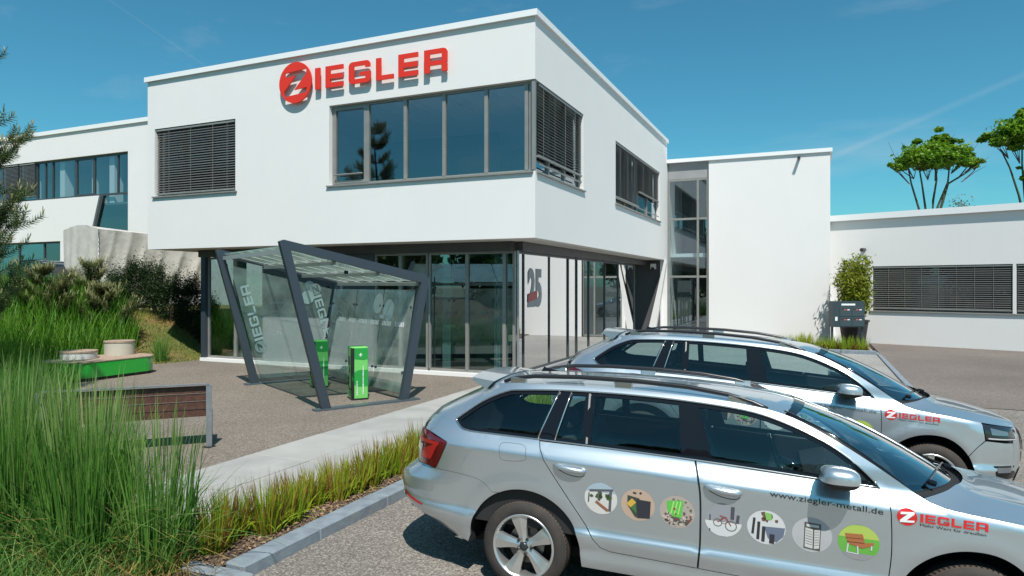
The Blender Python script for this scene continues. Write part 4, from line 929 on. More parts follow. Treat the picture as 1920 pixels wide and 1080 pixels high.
    DKc, WHc, GRc, GNc, TNc, BRc = (0.03,0.03,0.035), (0.62,0.62,0.62), (0.30,0.31,0.33), (0.14,0.42,0.06), (0.50,0.36,0.27), (0.30,0.11,0.05)
    rs = np.random.default_rng(5)
    def blobs(n, r0, r1, ylo=-.9, yhi=.9):
        out = []
        while len(out) < n:
            x, y = rs.uniform(-.85,.85), rs.uniform(ylo, yhi); r = rs.uniform(r0, r1)
            if math.hypot(x, y)+r < .97: out.append([(x+r*math.cos(a)*rs.uniform(.6,1.3), y+r*math.sin(a)*rs.uniform(.6,1.3)) for a in np.linspace(0, 2*math.pi, 6)[:-1]])
        return out
    S = [(.545,.742),(.785,.733),(1.03,.723),(1.305,.712),(1.55,.703),(1.80,.696),(2.045,.690)]; r = .108
    stk = []
    for i, (cx, cz) in enumerate(S):
        base = [(0.62,0.60,0.57),TNc,(0.42,0.36,0.31),GRc,WHc,(0.46,0.46,0.47),GNc][i]
        d = deco('sticker', discfan(), pm(base), car, .0012, cx, cz, r); stk.append(d)
        A = lambda polys, c, l=.0022: deco('print', polys, pm(c), d, l, cx, cz, r).__setitem__('kind', 'stuff')
        if i == 0:
            A(seg(.42,.98), (0.36,0.45,0.52)); A(blobs(9,.12,.2,-.05,.35), (0.05,0.09,0.03), .0026)
            A([bar2(.55,-.75,.6,.6,.16), bar2(-.7,.45,.75,.62,.14), bar2(-.15,-.1,-.15,.55,.09), bar2(-.75,-.3,-.72,.3,.08)], (0.10,0.10,0.11), .003); A([bar2(-.3,-.2,.45,-.72,.16)], BRc, .0034)
        if i == 1:
            A([[(-.1,.35),(.75,.32),(.72,-.75),(-.02,-.82)]], (0.025,0.027,0.04), .003); A([[(-.62,.55),(.1,.42),(-.05,-.82),(-.2,-.7),(-.62,-.05)]], (0.04,0.06,0.045), .0026)
            A([[(-.68,.0),(-.35,.38),(-.1,.15),(-.42,-.2)]], (0.62,0.38,0.06), .0034); A([[(-.42,-.22),(-.12,.12),(-.06,-.55)]], (0.06,0.16,0.05), .0034); A([bar2(-.3,.75,-.1,.72,.1), bar2(.1,.72,.2,.8,.12)], DKc, .003)
        if i == 2:
            A(blobs(40,.07,.16,-.9,-.05), (0.11,0.09,0.08)); A(blobs(24,.05,.12,-.9,.1), (0.55,0.46,0.40), .0026); A([[(-.6,.62),(.35,.75),(.25,-.35),(-.25,-.3),(-.55,.0)]], (0.12,0.50,0.07), .003)
            A([bar2(-.35+.2*k,-.15,-.2+.2*k,.65,.06) for k in range(3)], (0.45,0.72,0.25), .0034); A(blobs(12,.06,.11,.1,.75), (0.14,0.12,0.09), .0024); A(blobs(6,.05,.09,-.5,.4), (0.30,0.05,0.04), .0036)
        if i == 3:
            A(seg(-.98,-.12), (0.66,0.66,0.66)); A(ringp(-.3,-.18,.2,.05)+ringp(.42,-.3,.27,.055)+ringp(.05,-.02,.17,.04), (0.16,0.14,0.12), .003); A([bar2(-.3,-.15,.1,.2,.06), bar2(.1,.2,.42,-.3,.06), bar2(-.2,.25,.2,.15,.05)], (0.30,0.06,0.06), .0034)
            A([bar2(-.72,-.75,-.72,.25,.07), bar2(.48,.1,.5,.85,.2), bar2(.75,-.1,.8,.4,.16)], (0.07,0.075,0.09), .0026)
        if i == 4:
            A([[(-.1,.05),(.97,.1),(.9,-.4),(.55,-.8),(.1,-.6)]], (0.14,0.17,0.24)); A([bar2(-.7,-.45,-.62,.5,.13), bar2(-.42,-.75,-.38,.3,.15), bar2(-.15,-.85,-.12,.05,.17), bar2(.3,-.9,.32,-.35,.26)], DKc, .003)
            A(blobs(9,.1,.16,.4,.85), (0.16,0.08,0.06), .0026); A([[(-.1,.9),(.25,.85),(.28,.5),(.0,.45)]], (0.22,0.50,0.12), .0034)
        if i == 5:
            A([[(-.38,.72),(.45,.68),(.42,-.88),(-.4,-.8)]], (0.10,0.09,0.08), .0026); A([[(-.33,.40),(.05,.32),(.05,-.78),(-.34,-.72)], [(.12,.32),(.40,.36),(.37,-.72),(.12,-.78)]], (0.60,0.59,0.57), .003)
            A([bar2(-.3,.25-.15*k,.03,.18-.15*k,.03) for k in range(6)]+[bar2(.15,.18-.15*k,.36,.23-.15*k,.03) for k in range(6)], (0.25,0.24,0.23), .0034); A([[(-.28,.62),(.34,.60),(.34,.45),(-.28,.47)]], (0.6,0.6,0.6), .0034)
        if i == 6:
            A(seg(.25,.97), (0.42,0.55,0.10)); A(seg(-.98,-.62), (0.30,0.29,0.30), .0024); A([[(-.68,.45),(.18,.5),(.3,.02),(.72,.1),(.7,-.08),(.2,-.3),(-.5,-.12)]], (0.40,0.14,0.05), .003); A([bar2(-.62,.2,.2,.24,.03), bar2(-.55,-.02,.25,.0,.04)], (0.10,0.04,0.02), .0036)
            A([bar2(-.5,-.1,-.55,-.62,.07), bar2(-.05,-.2,-.02,-.65,.07), bar2(-.55,-.6,-.02,-.65,.06), bar2(.62,-.1,.6,-.35,.07)], (0.62,0.63,0.65), .0038)
    def word(txt, x0, z0, x1, z1, h, m, lift=.0030, xs=1.5, name='lettering'):
        V, F = text_tris(txt, xs); w = max(p[0] for p in V); k = (x1-x0)/w; sl = (z1-z0)/(x1-x0)
        V = np.array([(x0+a*k, z0+b*h+sl*a*k) for a, b in V]); P, N = side_fn(V[:, 0], V[:, 1], lift)
        return npmesh(name, P, F, m, car)
    INK = mat('black_print', (0.015,0.015,0.016), 0.4)
    word('www.ziegler-metall.de', 1.565, .905, 2.165, .878, .036, INK)
    lg = deco('logo_disc', discfan(36), pm((0.62,0.02,0.02)), car, .0030, 2.283, .882, .050)
    tz = tessellate_polygon([[Vector((a, b, 0)) for a, b in ZP]]); deco('logo_letter', [[ZP[i] for i in t] for t in tz], pm((0.85,0.85,0.85)), lg, .0060, 2.283, .882, .050)
    xx = 2.348
    for ch in 'IEGLER':
        w, polys = letter(ch); q = .047; fade = {0:1}.get(0)
        deco('logo_letter', [[(u*1.05, v) for u, v in p] for p in polys], pm((0.62,0.02,0.02)), lg, .0045, xx, .862-.030*(xx-2.348), q, sl=-.03); xx += (w*1.05+.21)*q
    word('Mehr Wert für draußen', 2.345, .838, 2.66, .826, .016, INK, xs=1.2)
    # real length: body stretched 6 %, wheels kept round and moved to their axles
    WH = ('tyre','tread','tread_grooves','rim','brake_disc','wheel_well','spoke','wheel_bolt','hub_cap')
    for o in car.children_recursive:
        me = o.data; co = np.empty(len(me.vertices)*3, np.float32); me.vertices.foreach_get('co', co); co = co.reshape(-1, 3)
        if o.name.split('.')[0] in WH: co[:, 0] += .062*(WX0 if co[:, 0].mean() < 1.3 else WX1)
        else:
            co[:, 0] = np.where(co[:, 0] < -.55, -.55+(co[:, 0]+.55)*1.20, co[:, 0]); co[:, 0] = np.where(co[:, 0] < 2.7, co[:, 0]*1.062, 2.7*1.062+(co[:, 0]-2.7)*.86)
        co[:, 1] = -.9+(co[:, 1]+.9)*.92
        me.vertices.foreach_set('co', co.ravel()); me.update()
    return car
car1 = make_car()
def pose_car(c, x, y, z, yaw, pit, rol): c.location = (x, y, z); c.rotation_euler = tuple(map(math.radians, (rol, pit, yaw)))
pose_car(car1, -1.99, 5.369, -0.125, 3.39, 1.48, -2.2)
tag(car1, 'near silver estate car with ZIEGLER logo, tail light beside the grassy kerb strip', 'car', 'silver estate cars parked side by side')
car2 = copy_tree(car1); pose_car(car2, -1.807, 8.335, 0.058, 1.70, 2.58, -1.2)
tag(car2, 'far silver estate car half hidden behind the nearer one, headlight in view', 'car', 'silver estate cars parked side by side')
# ---------------------------------------------------------------- glazed bicycle shelter
SA = np.array([-7.61, 9.14, 0.0]); SU = np.array([0.475, 0.88, 0]); SU /= np.linalg.norm(SU); SV = np.array([-SU[1], SU[0], 0]); SLN = 3.8
def sh(s, k, z): return SA+SU*s+SV*k+np.array([0, 0, z])
shel = thing('bicycle_shelter', 'open glass shelter with leaning anthracite frames in front of the glazed ground floor', 'shelter', tuple(sh(.9, 1.9, 0)))
AB, AT, BT, BB = (0.15, 0.03), (-0.60, 2.80), (2.06, 2.23), (1.62, 0.03)
def rib(p, q, w, k, t=0.075):
    p, q = np.array(p), np.array(q); d = (q-p)/np.linalg.norm(q-p); n = np.array([-d[1], d[0]])*w/2
    return [(p+n), (q+n), (q-n), (p-n)]
def frame_poly():
    w = 0.17
    outer = [(AB[0]-.085,.03),(AT[0]-.05,AT[1]+.015),(AT[0]+.02,AT[1]+.045),(BT[0]+.02,BT[1]+.07),(BT[0]+.08,BT[1]-.01),(BB[0]+.085,.03)]
    inner = [(BB[0]-.07,.03),(BT[0]-.085,BT[1]-.075),(AT[0]+.13,AT[1]-.115),(AB[0]+.075,.03)]
    return outer+inner
for k in (0.0, SLN):
    fr = MB().prism(frame_poly(), lambda u, v, d: tuple(sh(u, k+d, v)), -0.05, 0.05).build('frame', STEEL, shel)
    MB().prism(rect(-.06,0.0,1.92,.03), lambda u, v, d: tuple(sh(u, k+d, v)), -0.09, 0.09).build('base_rail', mat('base_rail_steel',(0.11,0.14,0.16),0.4,0.4), shel)
# low cross tie along the wall side, roof bearers
MB().bar(tuple(sh(1.66,.05,.17)), tuple(sh(1.66,SLN-.05,.17)), .05, .12).build('tie_bar', STEEL, shel)
def roofz(s): return AT[1]-.06+(BT[1]-AT[1])*(s-AT[0])/(BT[0]-AT[0])
WIREW = mat('white_support_rod', (0.62,0.63,0.60), 0.4)
for i in range(3):
    for j in range(3):
        s0, s1 = -0.50+i*0.83, -0.50+(i+1)*0.83-.03; k0, k1 = .06+j*1.235, .06+(j+1)*1.235-.03
        P = [sh(s0,k0,roofz(s0)+.03), sh(s1,k0,roofz(s1)+.03-.03), sh(s1,k1,roofz(s1)+.0), sh(s0,k1,roofz(s0)+.03)]
        rp = MB().add([*P, *[p+np.array([0,0,.012]) for p in P]], [(0,1,2,3),(4,5,6,7),(0,1,5,4),(1,2,6,5),(2,3,7,6),(3,0,4,7)]).build('roof_pane', GL_ROOF, shel)
for i in range(4):
    s = -0.50+i*0.83
    MB().bar(tuple(sh(s,.05,roofz(s)-.05)), tuple(sh(s,SLN-.05,roofz(s)-.05)), .03, .075).build('roof_bearer', mat('bearer_grey',(0.30,0.33,0.32),0.5), shel)
for j in range(1, 6):
    k = .05+j*(SLN-.1)/6
    MB().tube([tuple(sh(-.45,k,roofz(-.45)-.03)), tuple(sh(1.95,k,roofz(1.95)-.03))], .012, 6).build('roof_rod', WIREW, shel)
# leaning back wall of glass panes
def bw(k, z, o=0.0): s = BB[0]-.02+(BT[0]-.14-BB[0]+.02)*z/2.1; return tuple(sh(s+o, k, z))
for j in range(3):
    k0, k1 = .07+j*1.23, .07+(j+1)*1.23-.02
    npmesh('wall_pane', [bw(k0,.12), bw(k1,.12), bw(k1,2.02), bw(k0,2.02)], [(0,1,2,3)], GL_SH, shel)
    for z in (.5, 1.7):
        for k in (k0+.06, k1-.06): MB().cbox(tuple(np.array(bw(k,z))-.022), tuple(np.array(bw(k,z))+.022), .006).build('pane_clamp', STEEL, shel)
DOT = mat('white_glass_print', (0.85,0.85,0.85), 0.5); FROST = film('frosted_roundel', (0.46,0.57,0.58), 0.75); FROSTL = film('frosted_print', (0.58,0.68,0.68), 0.9)
for g in range(6):
    b = MB()
    for d in range(6):
        k = .30+g*.52+d*.062; b.add([bw(k,1.32,-.012), bw(k+.036,1.32,-.012), bw(k+.036,1.41,-.012), bw(k,1.41,-.012)], [(0,1,2,3)])
    o = b.build('safety_marking', DOT, shel); o['kind'] = 'stuff'
for k, z, r in ((1.45,1.74,.20),(.98,1.62,.21)):
    MB().add([bw(k+r*math.cos(a), z+r*math.sin(a), -.014) for a in np.linspace(0, 2*math.pi, 33)[:-1]], [tuple(range(32))]).build('roundel', FROST, shel)
MB().add([bw(.85,1.45,-.014), bw(1.3,1.45,-.014), bw(1.3,1.52,-.014), bw(.85,1.52,-.014)], [(0,1,2,3)]).build('print_line', FROST, shel)
# end wall inside the far frame with the firm's name running down it twice
ep = [(.22,.12),(1.50,.12),(1.86,2.02),(-.36,2.52)]
npmesh('end_pane', [tuple(sh(s, SLN-.02, z)) for s, z in ep], [(0,1,2,3)], GL_SH, shel)
def vname(o2, ang, h, flip=1):
    ca, sa = math.cos(ang), math.sin(ang)
    def put(u, v): return tuple(sh(o2[0]+ca*u-sa*v*flip, SLN-.05, o2[1]+sa*u+ca*v*flip))
    r = .62*h
    MB().prism(circ(0,0,1,40), lambda u, v, d: put(u*r*1.1, v*r*1.1), 0, 0, [ZP]).build('logo_disc', FROSTL, shel)
    x = r*1.25
    for ch in 'IEGLER':
        w, polys = letter(ch); b = MB()
        for p in polys: b.add([put(x+u*h, (v-.5)*h) for u, v in p], [tuple(range(len(p)))])
        b.build('logo_letter', FROSTL, shel); x += (w+.2)*h
vname((.26,.80), math.radians(105), .185)
vname((1.46,2.02), math.radians(-74), .185)
MB().add([tuple(sh(1.28+.15*math.cos(a), SLN-.052, 1.84+.15*math.sin(a))) for a in np.linspace(0, 2*math.pi, 29)[:-1]], [tuple(range(28))]).build('roundel', FROSTL, shel)
for k in (0.0, SLN):
    for s, z in ((-.42,2.52),(.55,2.33),(1.80,2.06)):
        p = sh(s, k+.08, z); MB().cbox(tuple(p-.03), tuple(p+.03), .01).build('fixing', BLK, shel)
# ---------------------------------------------------------------- green charging stations
LG = mat('light_green_sheet', (0.16,0.55,0.13), 0.4); DG = mat('dark_green_print', (0.02,0.30,0.05), 0.4); BKP = mat('black_sheet', (0.015,0.016,0.016), 0.4); WPR = mat('white_print', (0.78,0.80,0.78), 0.5)
def station(ox, oy, ang, h, label):
    ca, sa = math.cos(ang), math.sin(ang); f = lambda u, v, z: (ox+ca*u-sa*v, oy+sa*u+ca*v, z)
    st = thing('charging_station', label, 'charger', (ox, oy, 0), 'green charging stations inside the shelter')
    st['_local'] = 1; st.rotation_euler = (0, 0, ang)
    MB().cbox((0,0,0.02),(.30,.34,h),.012).build('body', LG, st)          # front face v=0, side face u=0
    MB().box((-.006,-.006,0),(.306,.346,.03)).build('plinth', BKP, st)
    MB().box((-.004,-.004,.03),(.045,.09,h-.012)).build('black_side', BKP, st)
    MB().prism([(.047,h-.02),(.298,h-.02),(.298,h-.22),(.22,h-.235),(.047,h-.215)], lambda u, v, d: (u, d, v), -.004, -.0005).build('top_print', DG, st)
    MB().prism([(.15+.15*math.cos(a)*1.0, .40+.15*math.sin(a)) for a in np.linspace(math.pi*.5, math.pi*1.5, 14)]+[(.298,.25),(.298,.55)], lambda u, v, d: (u+.0, d, v), -.004, -.0005).build('disc_print', DG, st)
    for (u, z, w, hh) in ((.15,.80,.018,.06),(.13,.82,.058,.016)):
        MB().box((u,-.007,z),(u+w,-.0045,z+hh)).build('print', WPR, st)
    for u, z0_, z1_, w in ((.085,.08,.34,.020),(.195,.10,.62,.024)):       # upright lines of small white print, too small to read
        b = MB(); z = z0_
        while z < z1_:
            hh = RND.uniform(.010,.022); b.box((u+RND.uniform(0,.004),-.007,z),(u+w-RND.uniform(0,.006),-.0045,z+hh)); z += hh+RND.uniform(.004,.009)
        b.build('print', WPR, st)['kind'] = 'stuff'
    MB().box((-.0065,.14,.64),(-.0005,.27,.80)).build('screen', mat('station_screen',(0.03,0.05,0.06),0.1) if 'station_screen' not in bpy.data.materials else bpy.data.materials['station_screen'], st)
    for q in (.30,.38): MB().lathe([(0,0),(.028,0),(.032,.01)], (-.0,.215,q), 14, 'y').build('socket', BKP, st)
    MB().tube([(-.02,.10,.60),(-.05,.07,.42),(-.04,.06,.25),(-.01,.09,.18)], .009, 6).build('cable', BKP, st, smooth=True)
    MB().box((-.0065,.15,.50),(-.0005,.21,.60)).build('keypad', BKP, st); MB().box((-.0065,.10,.08),(-.0005,.20,.16)).build('logo_print', DG, st)
    return st
station(-7.72, 10.22, math.radians(50), .97, 'green and black charging station nearer the front leg of the shelter')
station(-9.36, 11.12, math.radians(52), .97, 'green and black charging station deeper in the shelter, partly behind its front leg')
# ---------------------------------------------------------------- green seating island with two drums
GREEN = mat('green_powder_coat', (0.012,0.36,0.035), 0.28, coat=0.6); TIMB = mat('weathered_timber', (0.40,0.30,0.22), 0.75, col2=(0.30,0.22,0.16), scale=14, bump=0.3, bscale=60)
isl = thing('seating_island', 'long green metal seat with timber top on the gravel by the tall grass', 'bench', (-15.0,10.6,0))
def stadium(x0, x1, y0, y1, r, n=10):
    out = []
    for cx, cy, a in ((x1-r,y1-r,0),(x0+r,y1-r,90),(x0+r,y0+r,180),(x1-r,y0+r,270)):
        out += [(cx+r*math.cos(math.radians(a+90*k/n)), cy+r*math.sin(math.radians(a+90*k/n))) for k in range(n+1)]
    return out
XY = lambda u, v, d: (u, v, d)
MB().prism(stadium(-15.75,-14.52,9.52,11.72,.42), XY, .07, .40).build('body', GREEN, isl, angle=40)
MB().prism(stadium(-15.68,-14.59,9.59,11.65,.38), XY, 0, .07).build('plinth', BKP, isl)
for k in range(9):
    x0 = -15.77+k*.1405; yo = [.33,.12,.03,0,0,0,.03,.12,.33][k]*.8
    MB().cbox((x0+.003,9.50+yo,.402),(x0+.137,11.74-yo,.43),.006).build('slat', TIMB, isl)
def drum(x, y, r, z0, h, m, label):
    d = thing('drum_seat', label, 'seat', (x, y, z0))
    MB().prism(circ(x,y,r,36), XY, z0, z0+h).build('body', m, d, angle=40)
    MB().prism(circ(x,y,r+.012,36), XY, z0+h+.001, z0+h+.035).build('lid', TIMB, d, angle=40)
drum(-15.45, 10.32, .37, .431, .14, mat('white_drum',(0.60,0.60,0.58),0.5), 'low white drum with a timber lid standing on the green seat')
drum(-15.42, 11.30, .33, .431, .30, mat('beige_drum',(0.50,0.47,0.39),0.5), 'taller beige drum with a timber lid standing on the green seat')
# ---------------------------------------------------------------- park bench seen from behind
WOOD = mat('dark_brown_slat', (0.105,0.045,0.028), 0.55, col2=(0.06,0.026,0.018), scale=22, bump=0.2, bscale=90, detail=8)
bn = thing('park_bench', 'brown slatted bench with galvanised legs, back turned, beside the tall foreground grass', 'bench', (-7.7,6.0,0))
bd = np.array([-.69,-.72,0]); bd /= np.linalg.norm(bd); bb = np.array([bd[1],-bd[0],0])   # along the back, and towards the seat
if bb[1] < 0: bb = -bb
B0 = np.array([-7.20,6.53,0]); BL = 1.85
for k in range(4):
    z0 = .40+k*.103; p = B0+bd*.03+bb*(.05-.012*k); q = B0+bd*(BL-.03)+bb*(.05-.012*k)
    MB().bar(tuple(p+[0,0,z0+.045]), tuple(q+[0,0,z0+.045]), .035, .092).build('slat', WOOD, bn)
for k in range(5):
    p = B0+bd*.03+bb*(.14+k*.09); q = B0+bd*(BL-.03)+bb*(.14+k*.09); MB().bar(tuple(p+[0,0,.44]), tuple(q+[0,0,.44]), .08, .035).build('slat', WOOD, bn)
for t in (0, BL):
    p = B0+bd*t
    MB().bar(tuple(p), tuple(p-bb*.03+[0,0,.815]), .07, .04, up=tuple(bb)).build('leg', GALV, bn)
    MB().bar(tuple(p+bb*.52), tuple(p+bb*.50+[0,0,.42]), .06, .04, up=tuple(bb)).build('leg', GALV, bn)
    MB().bar(tuple(p+bb*.02+[0,0,.405]), tuple(p+bb*.53+[0,0,.405]), .05, .03).build('seat_support', GALV, bn)
    MB().box(tuple(p-[.06,.06,0]), tuple(p+[.06,.06,.012])).build('foot', BKP, bn)
MB().bar(tuple(B0-bb*.03+[0,0,.825]), tuple(B0+bd*BL-bb*.03+[0,0,.825]), .05, .016).build('top_rail', GALV, bn)
# ---------------------------------------------------------------- letter boxes, tub and bed by the tower
MBX = mat('letterbox_grey', (0.045,0.065,0.075), 0.4, 0.2)
mb = thing('letter_box', 'dark grey free-standing block of four letter boxes on two posts', 'letter box', (1.06,25.3,0))
fM = lambda u, v, d: (1.06+.9145*u-.4046*d, 25.3+.4046*u+.9145*d, v)
MB().prism(rect(-.53,.72,.53,1.58), fM, 0, .30).build('housing', MBX, mb)
for u in (-.50, .50): MB().prism(rect(u-.03,0,u+.03,.72), fM, .1, .16).build('post', MBX, mb)
MB().prism(rect(-.25,1.44,.21,1.50), fM, -.004, -.001).build('address_print', WPR, mb)
for r in range(2):
    for c in range(2):
        u0 = -.30+c*.40; v0 = 1.08-r*.33
        dr = MB().prism(rect(u0,v0,u0+.385,v0+.31), fM, -.012, -.001).build('flap', mat('flap_grey',(0.055,0.08,0.092),0.4,0.2), mb)
        MB().prism(rect(u0+.03,v0+.235,u0+.35,v0+.255), fM, -.016, -.013).build('slot', BKP, dr)
        for q, cc in ((.13,(0.55,0.12,0.10)),(.24,(0.7,0.7,0.7))): MB().prism(rect(u0+q,v0+.20,u0+q+.08,v0+.235), fM, -.016, -.013).build('name_plate', mat('name_plate',cc,0.5), dr)
MB().prism(rect(-.46,.93,-.38,1.06), fM, -.006, -.001).build('notice', WPR, mb)
pot = thing('plant_tub', 'dark round tub behind the letter boxes', 'planter', (1.25,26.3,0))
MB().lathe([(0,0),(.34,0),(.46,.85),(.50,.87),(.50,.92),(.44,.92),(.42,.84),(0,.84)], (1.25,26.3,0), 28).build('tub', mat('tub_dark',(0.03,0.03,0.032),0.5), pot, angle=40)
bed = struct(MB().box((-1.2,23.62,-.05),(1.64,26.85,.03)).build('planting_bed', SOIL))
for k in range(3): MB().cbox((-1.2+k*.98+.004,23.46,-.1),(-1.2+(k+1)*.98-.004,23.60,.11),.01).build('kerb_stone', GRAN, bed)
# ---------------------------------------------------------------- tarpaulin trailer and dark car on the upper yard
TARP = mat('grey_tarpaulin', (0.56,0.53,0.475), 0.7, col2=(0.48,0.455,0.41), scale=2.0, bump=0.25, bscale=6, bdist=0.05)
tr = thing('covered_trailer', 'trailer under a creased pale grey tarpaulin behind the dark hedge', 'trailer', (-23,17.8,1.3))
tx0, tx1, ty0, ty1 = -24.35, -22.5, 15.7, 20.3
def tarp_side():
    nx, nz = 90, 14; V = []
    for i in range(nx+1):
        t = i/nx; y = ty0+(ty1-ty0)*t; top = 4.05-.10*t-.55*max(0, t-.45)/.55
        for j in range(nz+1):
            w = j/nz; z = top+(1.95-top)*w
            fold = .10*(1-abs(math.sin(6.5*t*math.pi+2.6*w+.8*math.sin(4*t))))**2*(.25+w*.9)+.05*math.sin(9*t*math.pi+5*w)*w+.03*math.sin(37*t-8*w)*(w**.5)
            V.append((tx1+.02+fold, y, z+.02*math.sin(40*t)*w))
    F = [(i*(nz+1)+j, (i+1)*(nz+1)+j, (i+1)*(nz+1)+j+1, i*(nz+1)+j+1) for i in range(nx) for j in range(nz)]
    return V, F
V, F = tarp_side(); npmesh('tarpaulin', V, F, TARP, tr, smooth=True)
n = 22; V = []
for i in range(n+1):
    u = i/n; top = 4.05+.16*math.sin(math.pi*u)
    for j in range(9): V.append((tx0+(tx1-tx0+.02)*u, ty0+.035*math.sin(31*u+j*.25+2*math.sin(5*u))*(.25+j/8), top+(1.95-top)*j/8))
npmesh('tarpaulin', V, [(i*9+j,(i+1)*9+j,(i+1)*9+j+1,i*9+j+1) for i in range(n) for j in range(8)], TARP, tr, smooth=True)
V = []
for i in range(n+1):
    u = i/n
    for j in range(12):
        t = j/11; V.append((tx0+(tx1-tx0+.02)*u, ty0+(ty1-ty0)*t, 4.05+.16*math.sin(math.pi*u)*(1-.7*t)-.10*t-.55*max(0,t-.45)/.55))
npmesh('tarpaulin', V, [(i*12+j,(i+1)*12+j,(i+1)*12+j+1,i*12+j+1) for i in range(n) for j in range(11)], TARP, tr, smooth=True)
MB().box((tx0+.05,ty0+.05,1.75),(tx1-.05,ty1-.05,1.95)).build('chassis', BKP, tr)
for y in (17.2,18.4): MB().lathe([(0,-.1),(.28,-.1),(.32,-.06),(.32,.06),(.28,.1),(0,.1)], (tx1-.25,y,1.62), 24, 'y').build('wheel', TYRE, tr)
for k in range(12): MB().tube([(tx1+.03,ty0+.01,3.95-k*.16),(tx1+.05,ty0-.015,3.90-k*.16)], .016, 5).build('rope_hook', BKP, tr)
dc = thing('dark_car', 'black parked car, only its roof showing above the pine shrubs', 'car', (-26,16.5,1.3))
def ccar(y): return [(-28.2,1.9),(-28.0,2.25),(-27.2,2.4),(-26.5,2.92),(-25.8,3.02),(-24.9,2.98),(-24.2,2.75),(-23.95,2.3),(-23.95,1.8),(-24.4,1.65),(-27.8,1.65)]
MB().prism(ccar(0), lambda u, v, d: (u, d, v), 15.2, 16.8).build('body', mat('black_paint',(0.012,0.014,0.02),0.2,0.3,coat=1.0), dc, angle=50)
MB().prism([(-26.9,2.45),(-26.4,2.85),(-25.8,2.94),(-24.95,2.9),(-24.4,2.5)], lambda u, v, d: (u, d, v), 15.19, 15.195).build('side_window', CGLD, dc)
for x in (-27.3,-24.7): MB().lathe([(0,-.1),(.2,-.1),(.31,-.08),(.31,.08),(.2,.1),(0,.1)], (x,15.32,1.62), 24, 'y').build('wheel', TYRE, dc)
MB().tube([(-26.7,15.25,2.98),(-24.6,15.25,3.03)], .02, 6).build('roof_rail', CHR, dc)
# ---------------------------------------------------------------- planting
def clump(name, label, x, y, z, n, h, spread, cols, group, cat='grass', leafy=0.5, seed=0, wid=.007, lean=.12, heads=False, matn=None, nseg=4):
    rg = np.random.default_rng(seed); th = thing(name, label, cat, (x, y, z), group)
    def base(m, s): r = s*np.sqrt(rg.uniform(0,1,m)); a = rg.uniform(0,2*math.pi,m); return np.stack([x+r*np.cos(a), y+r*np.sin(a), np.full(m, z-.02)], 1), a
    b, a = base(n, spread); out = a+rg.normal(0,.5,n)
    V, F = blades(b, h*rg.uniform(.62,1.06,n), np.abs(rg.normal(lean*.6,lean*.6,n)), out, wid*rg.uniform(.6,1.3,n), np.abs(rg.normal(.04,.05,n)), nseg, rg)
    npmesh('stems', V, F, cols[0], th)
    m = int(n*leafy)
    if m:
        b, a = base(m, spread*1.05); out = a+rg.normal(0,.6,m)
        V, F = blades(b, h*rg.uniform(.35,.8,m), np.abs(rg.normal(.28,.15,m)), out, wid*1.35*rg.uniform(.7,1.4,m), np.abs(rg.normal(.38,.25,m)), 6, rg)
        npmesh('arching_leaves', V, F, cols[1], th)
    if heads:
        m = int(n*.22); b, a = base(m, spread*.8); hh = h*rg.uniform(.85,1.12,m); out = a+rg.normal(0,.5,m)
        b2 = b.copy(); ln = np.abs(rg.normal(.07,.04,m)); V, F = blades(b, hh, ln, out, np.full(m,.0035), np.full(m,.03), 4, rg)
        # seed heads: a fatter short strip over the last fifth of each stalk
        tip = V.reshape(m, -1, 3)[:, 6:8].mean(1); V2, F2 = blades(tip, hh*.30, ln+.03, out, np.full(m,.0095)*rg.uniform(.6,1.4,m), np.full(m,.03), 3, rg)
        Vj, Fj = join([(V,F),(V2,F2)]); npmesh('seed_heads', Vj, Fj, cols[2], th)
        m = int(n*.16); b, a = base(m, spread*1.1); V, F = blades(b, h*rg.uniform(.3,.75,m), np.abs(rg.normal(.45,.25,m)), a+rg.normal(0,.7,m), wid*rg.uniform(.6,1.1,m), np.abs(rg.normal(.5,.35,m)), 5, rg); npmesh('dry_stems', V, F, DRY, th)
    return th
G1 = leafmat('reed_green', [(0.028,0.095,0.012),(0.07,0.20,0.025),(0.135,0.30,0.05),(0.25,0.40,0.10)], .4)
G2 = leafmat('arching_leaf_green', [(0.035,0.11,0.014),(0.09,0.22,0.035),(0.19,0.33,0.08),(0.34,0.42,0.13)], .42)
G3 = leafmat('pale_seed_green', [(0.09,0.20,0.04),(0.15,0.27,0.06),(0.22,0.33,0.10),(0.34,0.36,0.17)], .3)
GY1 = leafmat('yellow_green_blade', [(0.10,0.20,0.015),(0.22,0.34,0.02),(0.38,0.46,0.035),(0.48,0.44,0.07)], .4)
GR1 = leafmat('reddish_blade', [(0.13,0.035,0.015),(0.20,0.07,0.025),(0.32,0.20,0.04),(0.42,0.30,0.08)], .35)
DRY = leafmat('dry_straw', [(0.16,0.09,0.03),(0.30,0.20,0.07),(0.42,0.30,0.10),(0.38,0.33,0.06)], .2)
FG = 'tall reed grasses in the foreground bed'
big = [('rightmost slender reed grass clump beside the pale path slabs',-4.50,3.62,170,1.18,.22,1),
       ('full reed grass clump second from the path, in front of the bench slats',-4.98,3.40,300,1.42,.27,2),
       ('tall dark reed grass clump third from the path, in front of the green seat',-5.55,3.22,330,1.55,.27,3),
       ('reed grass clump with pale seed heads just behind the third clump from the path',-5.75,3.95,200,1.22,.26,4),
       ('bushy reed grass clump fourth from the path, at the left picture edge',-6.15,3.05,280,1.42,.30,5),
       ('pale headed reed grass clump between the bench and the left picture edge',-6.85,4.2,200,1.18,.28,6),
       ('reed grass clump at the left picture edge in front of the dark green mass',-7.4,3.9,220,1.30,.30,7),
       ('reed grass clump rising directly behind the left end of the bench seat',-7.1,4.75,170,1.05,.25,8)]
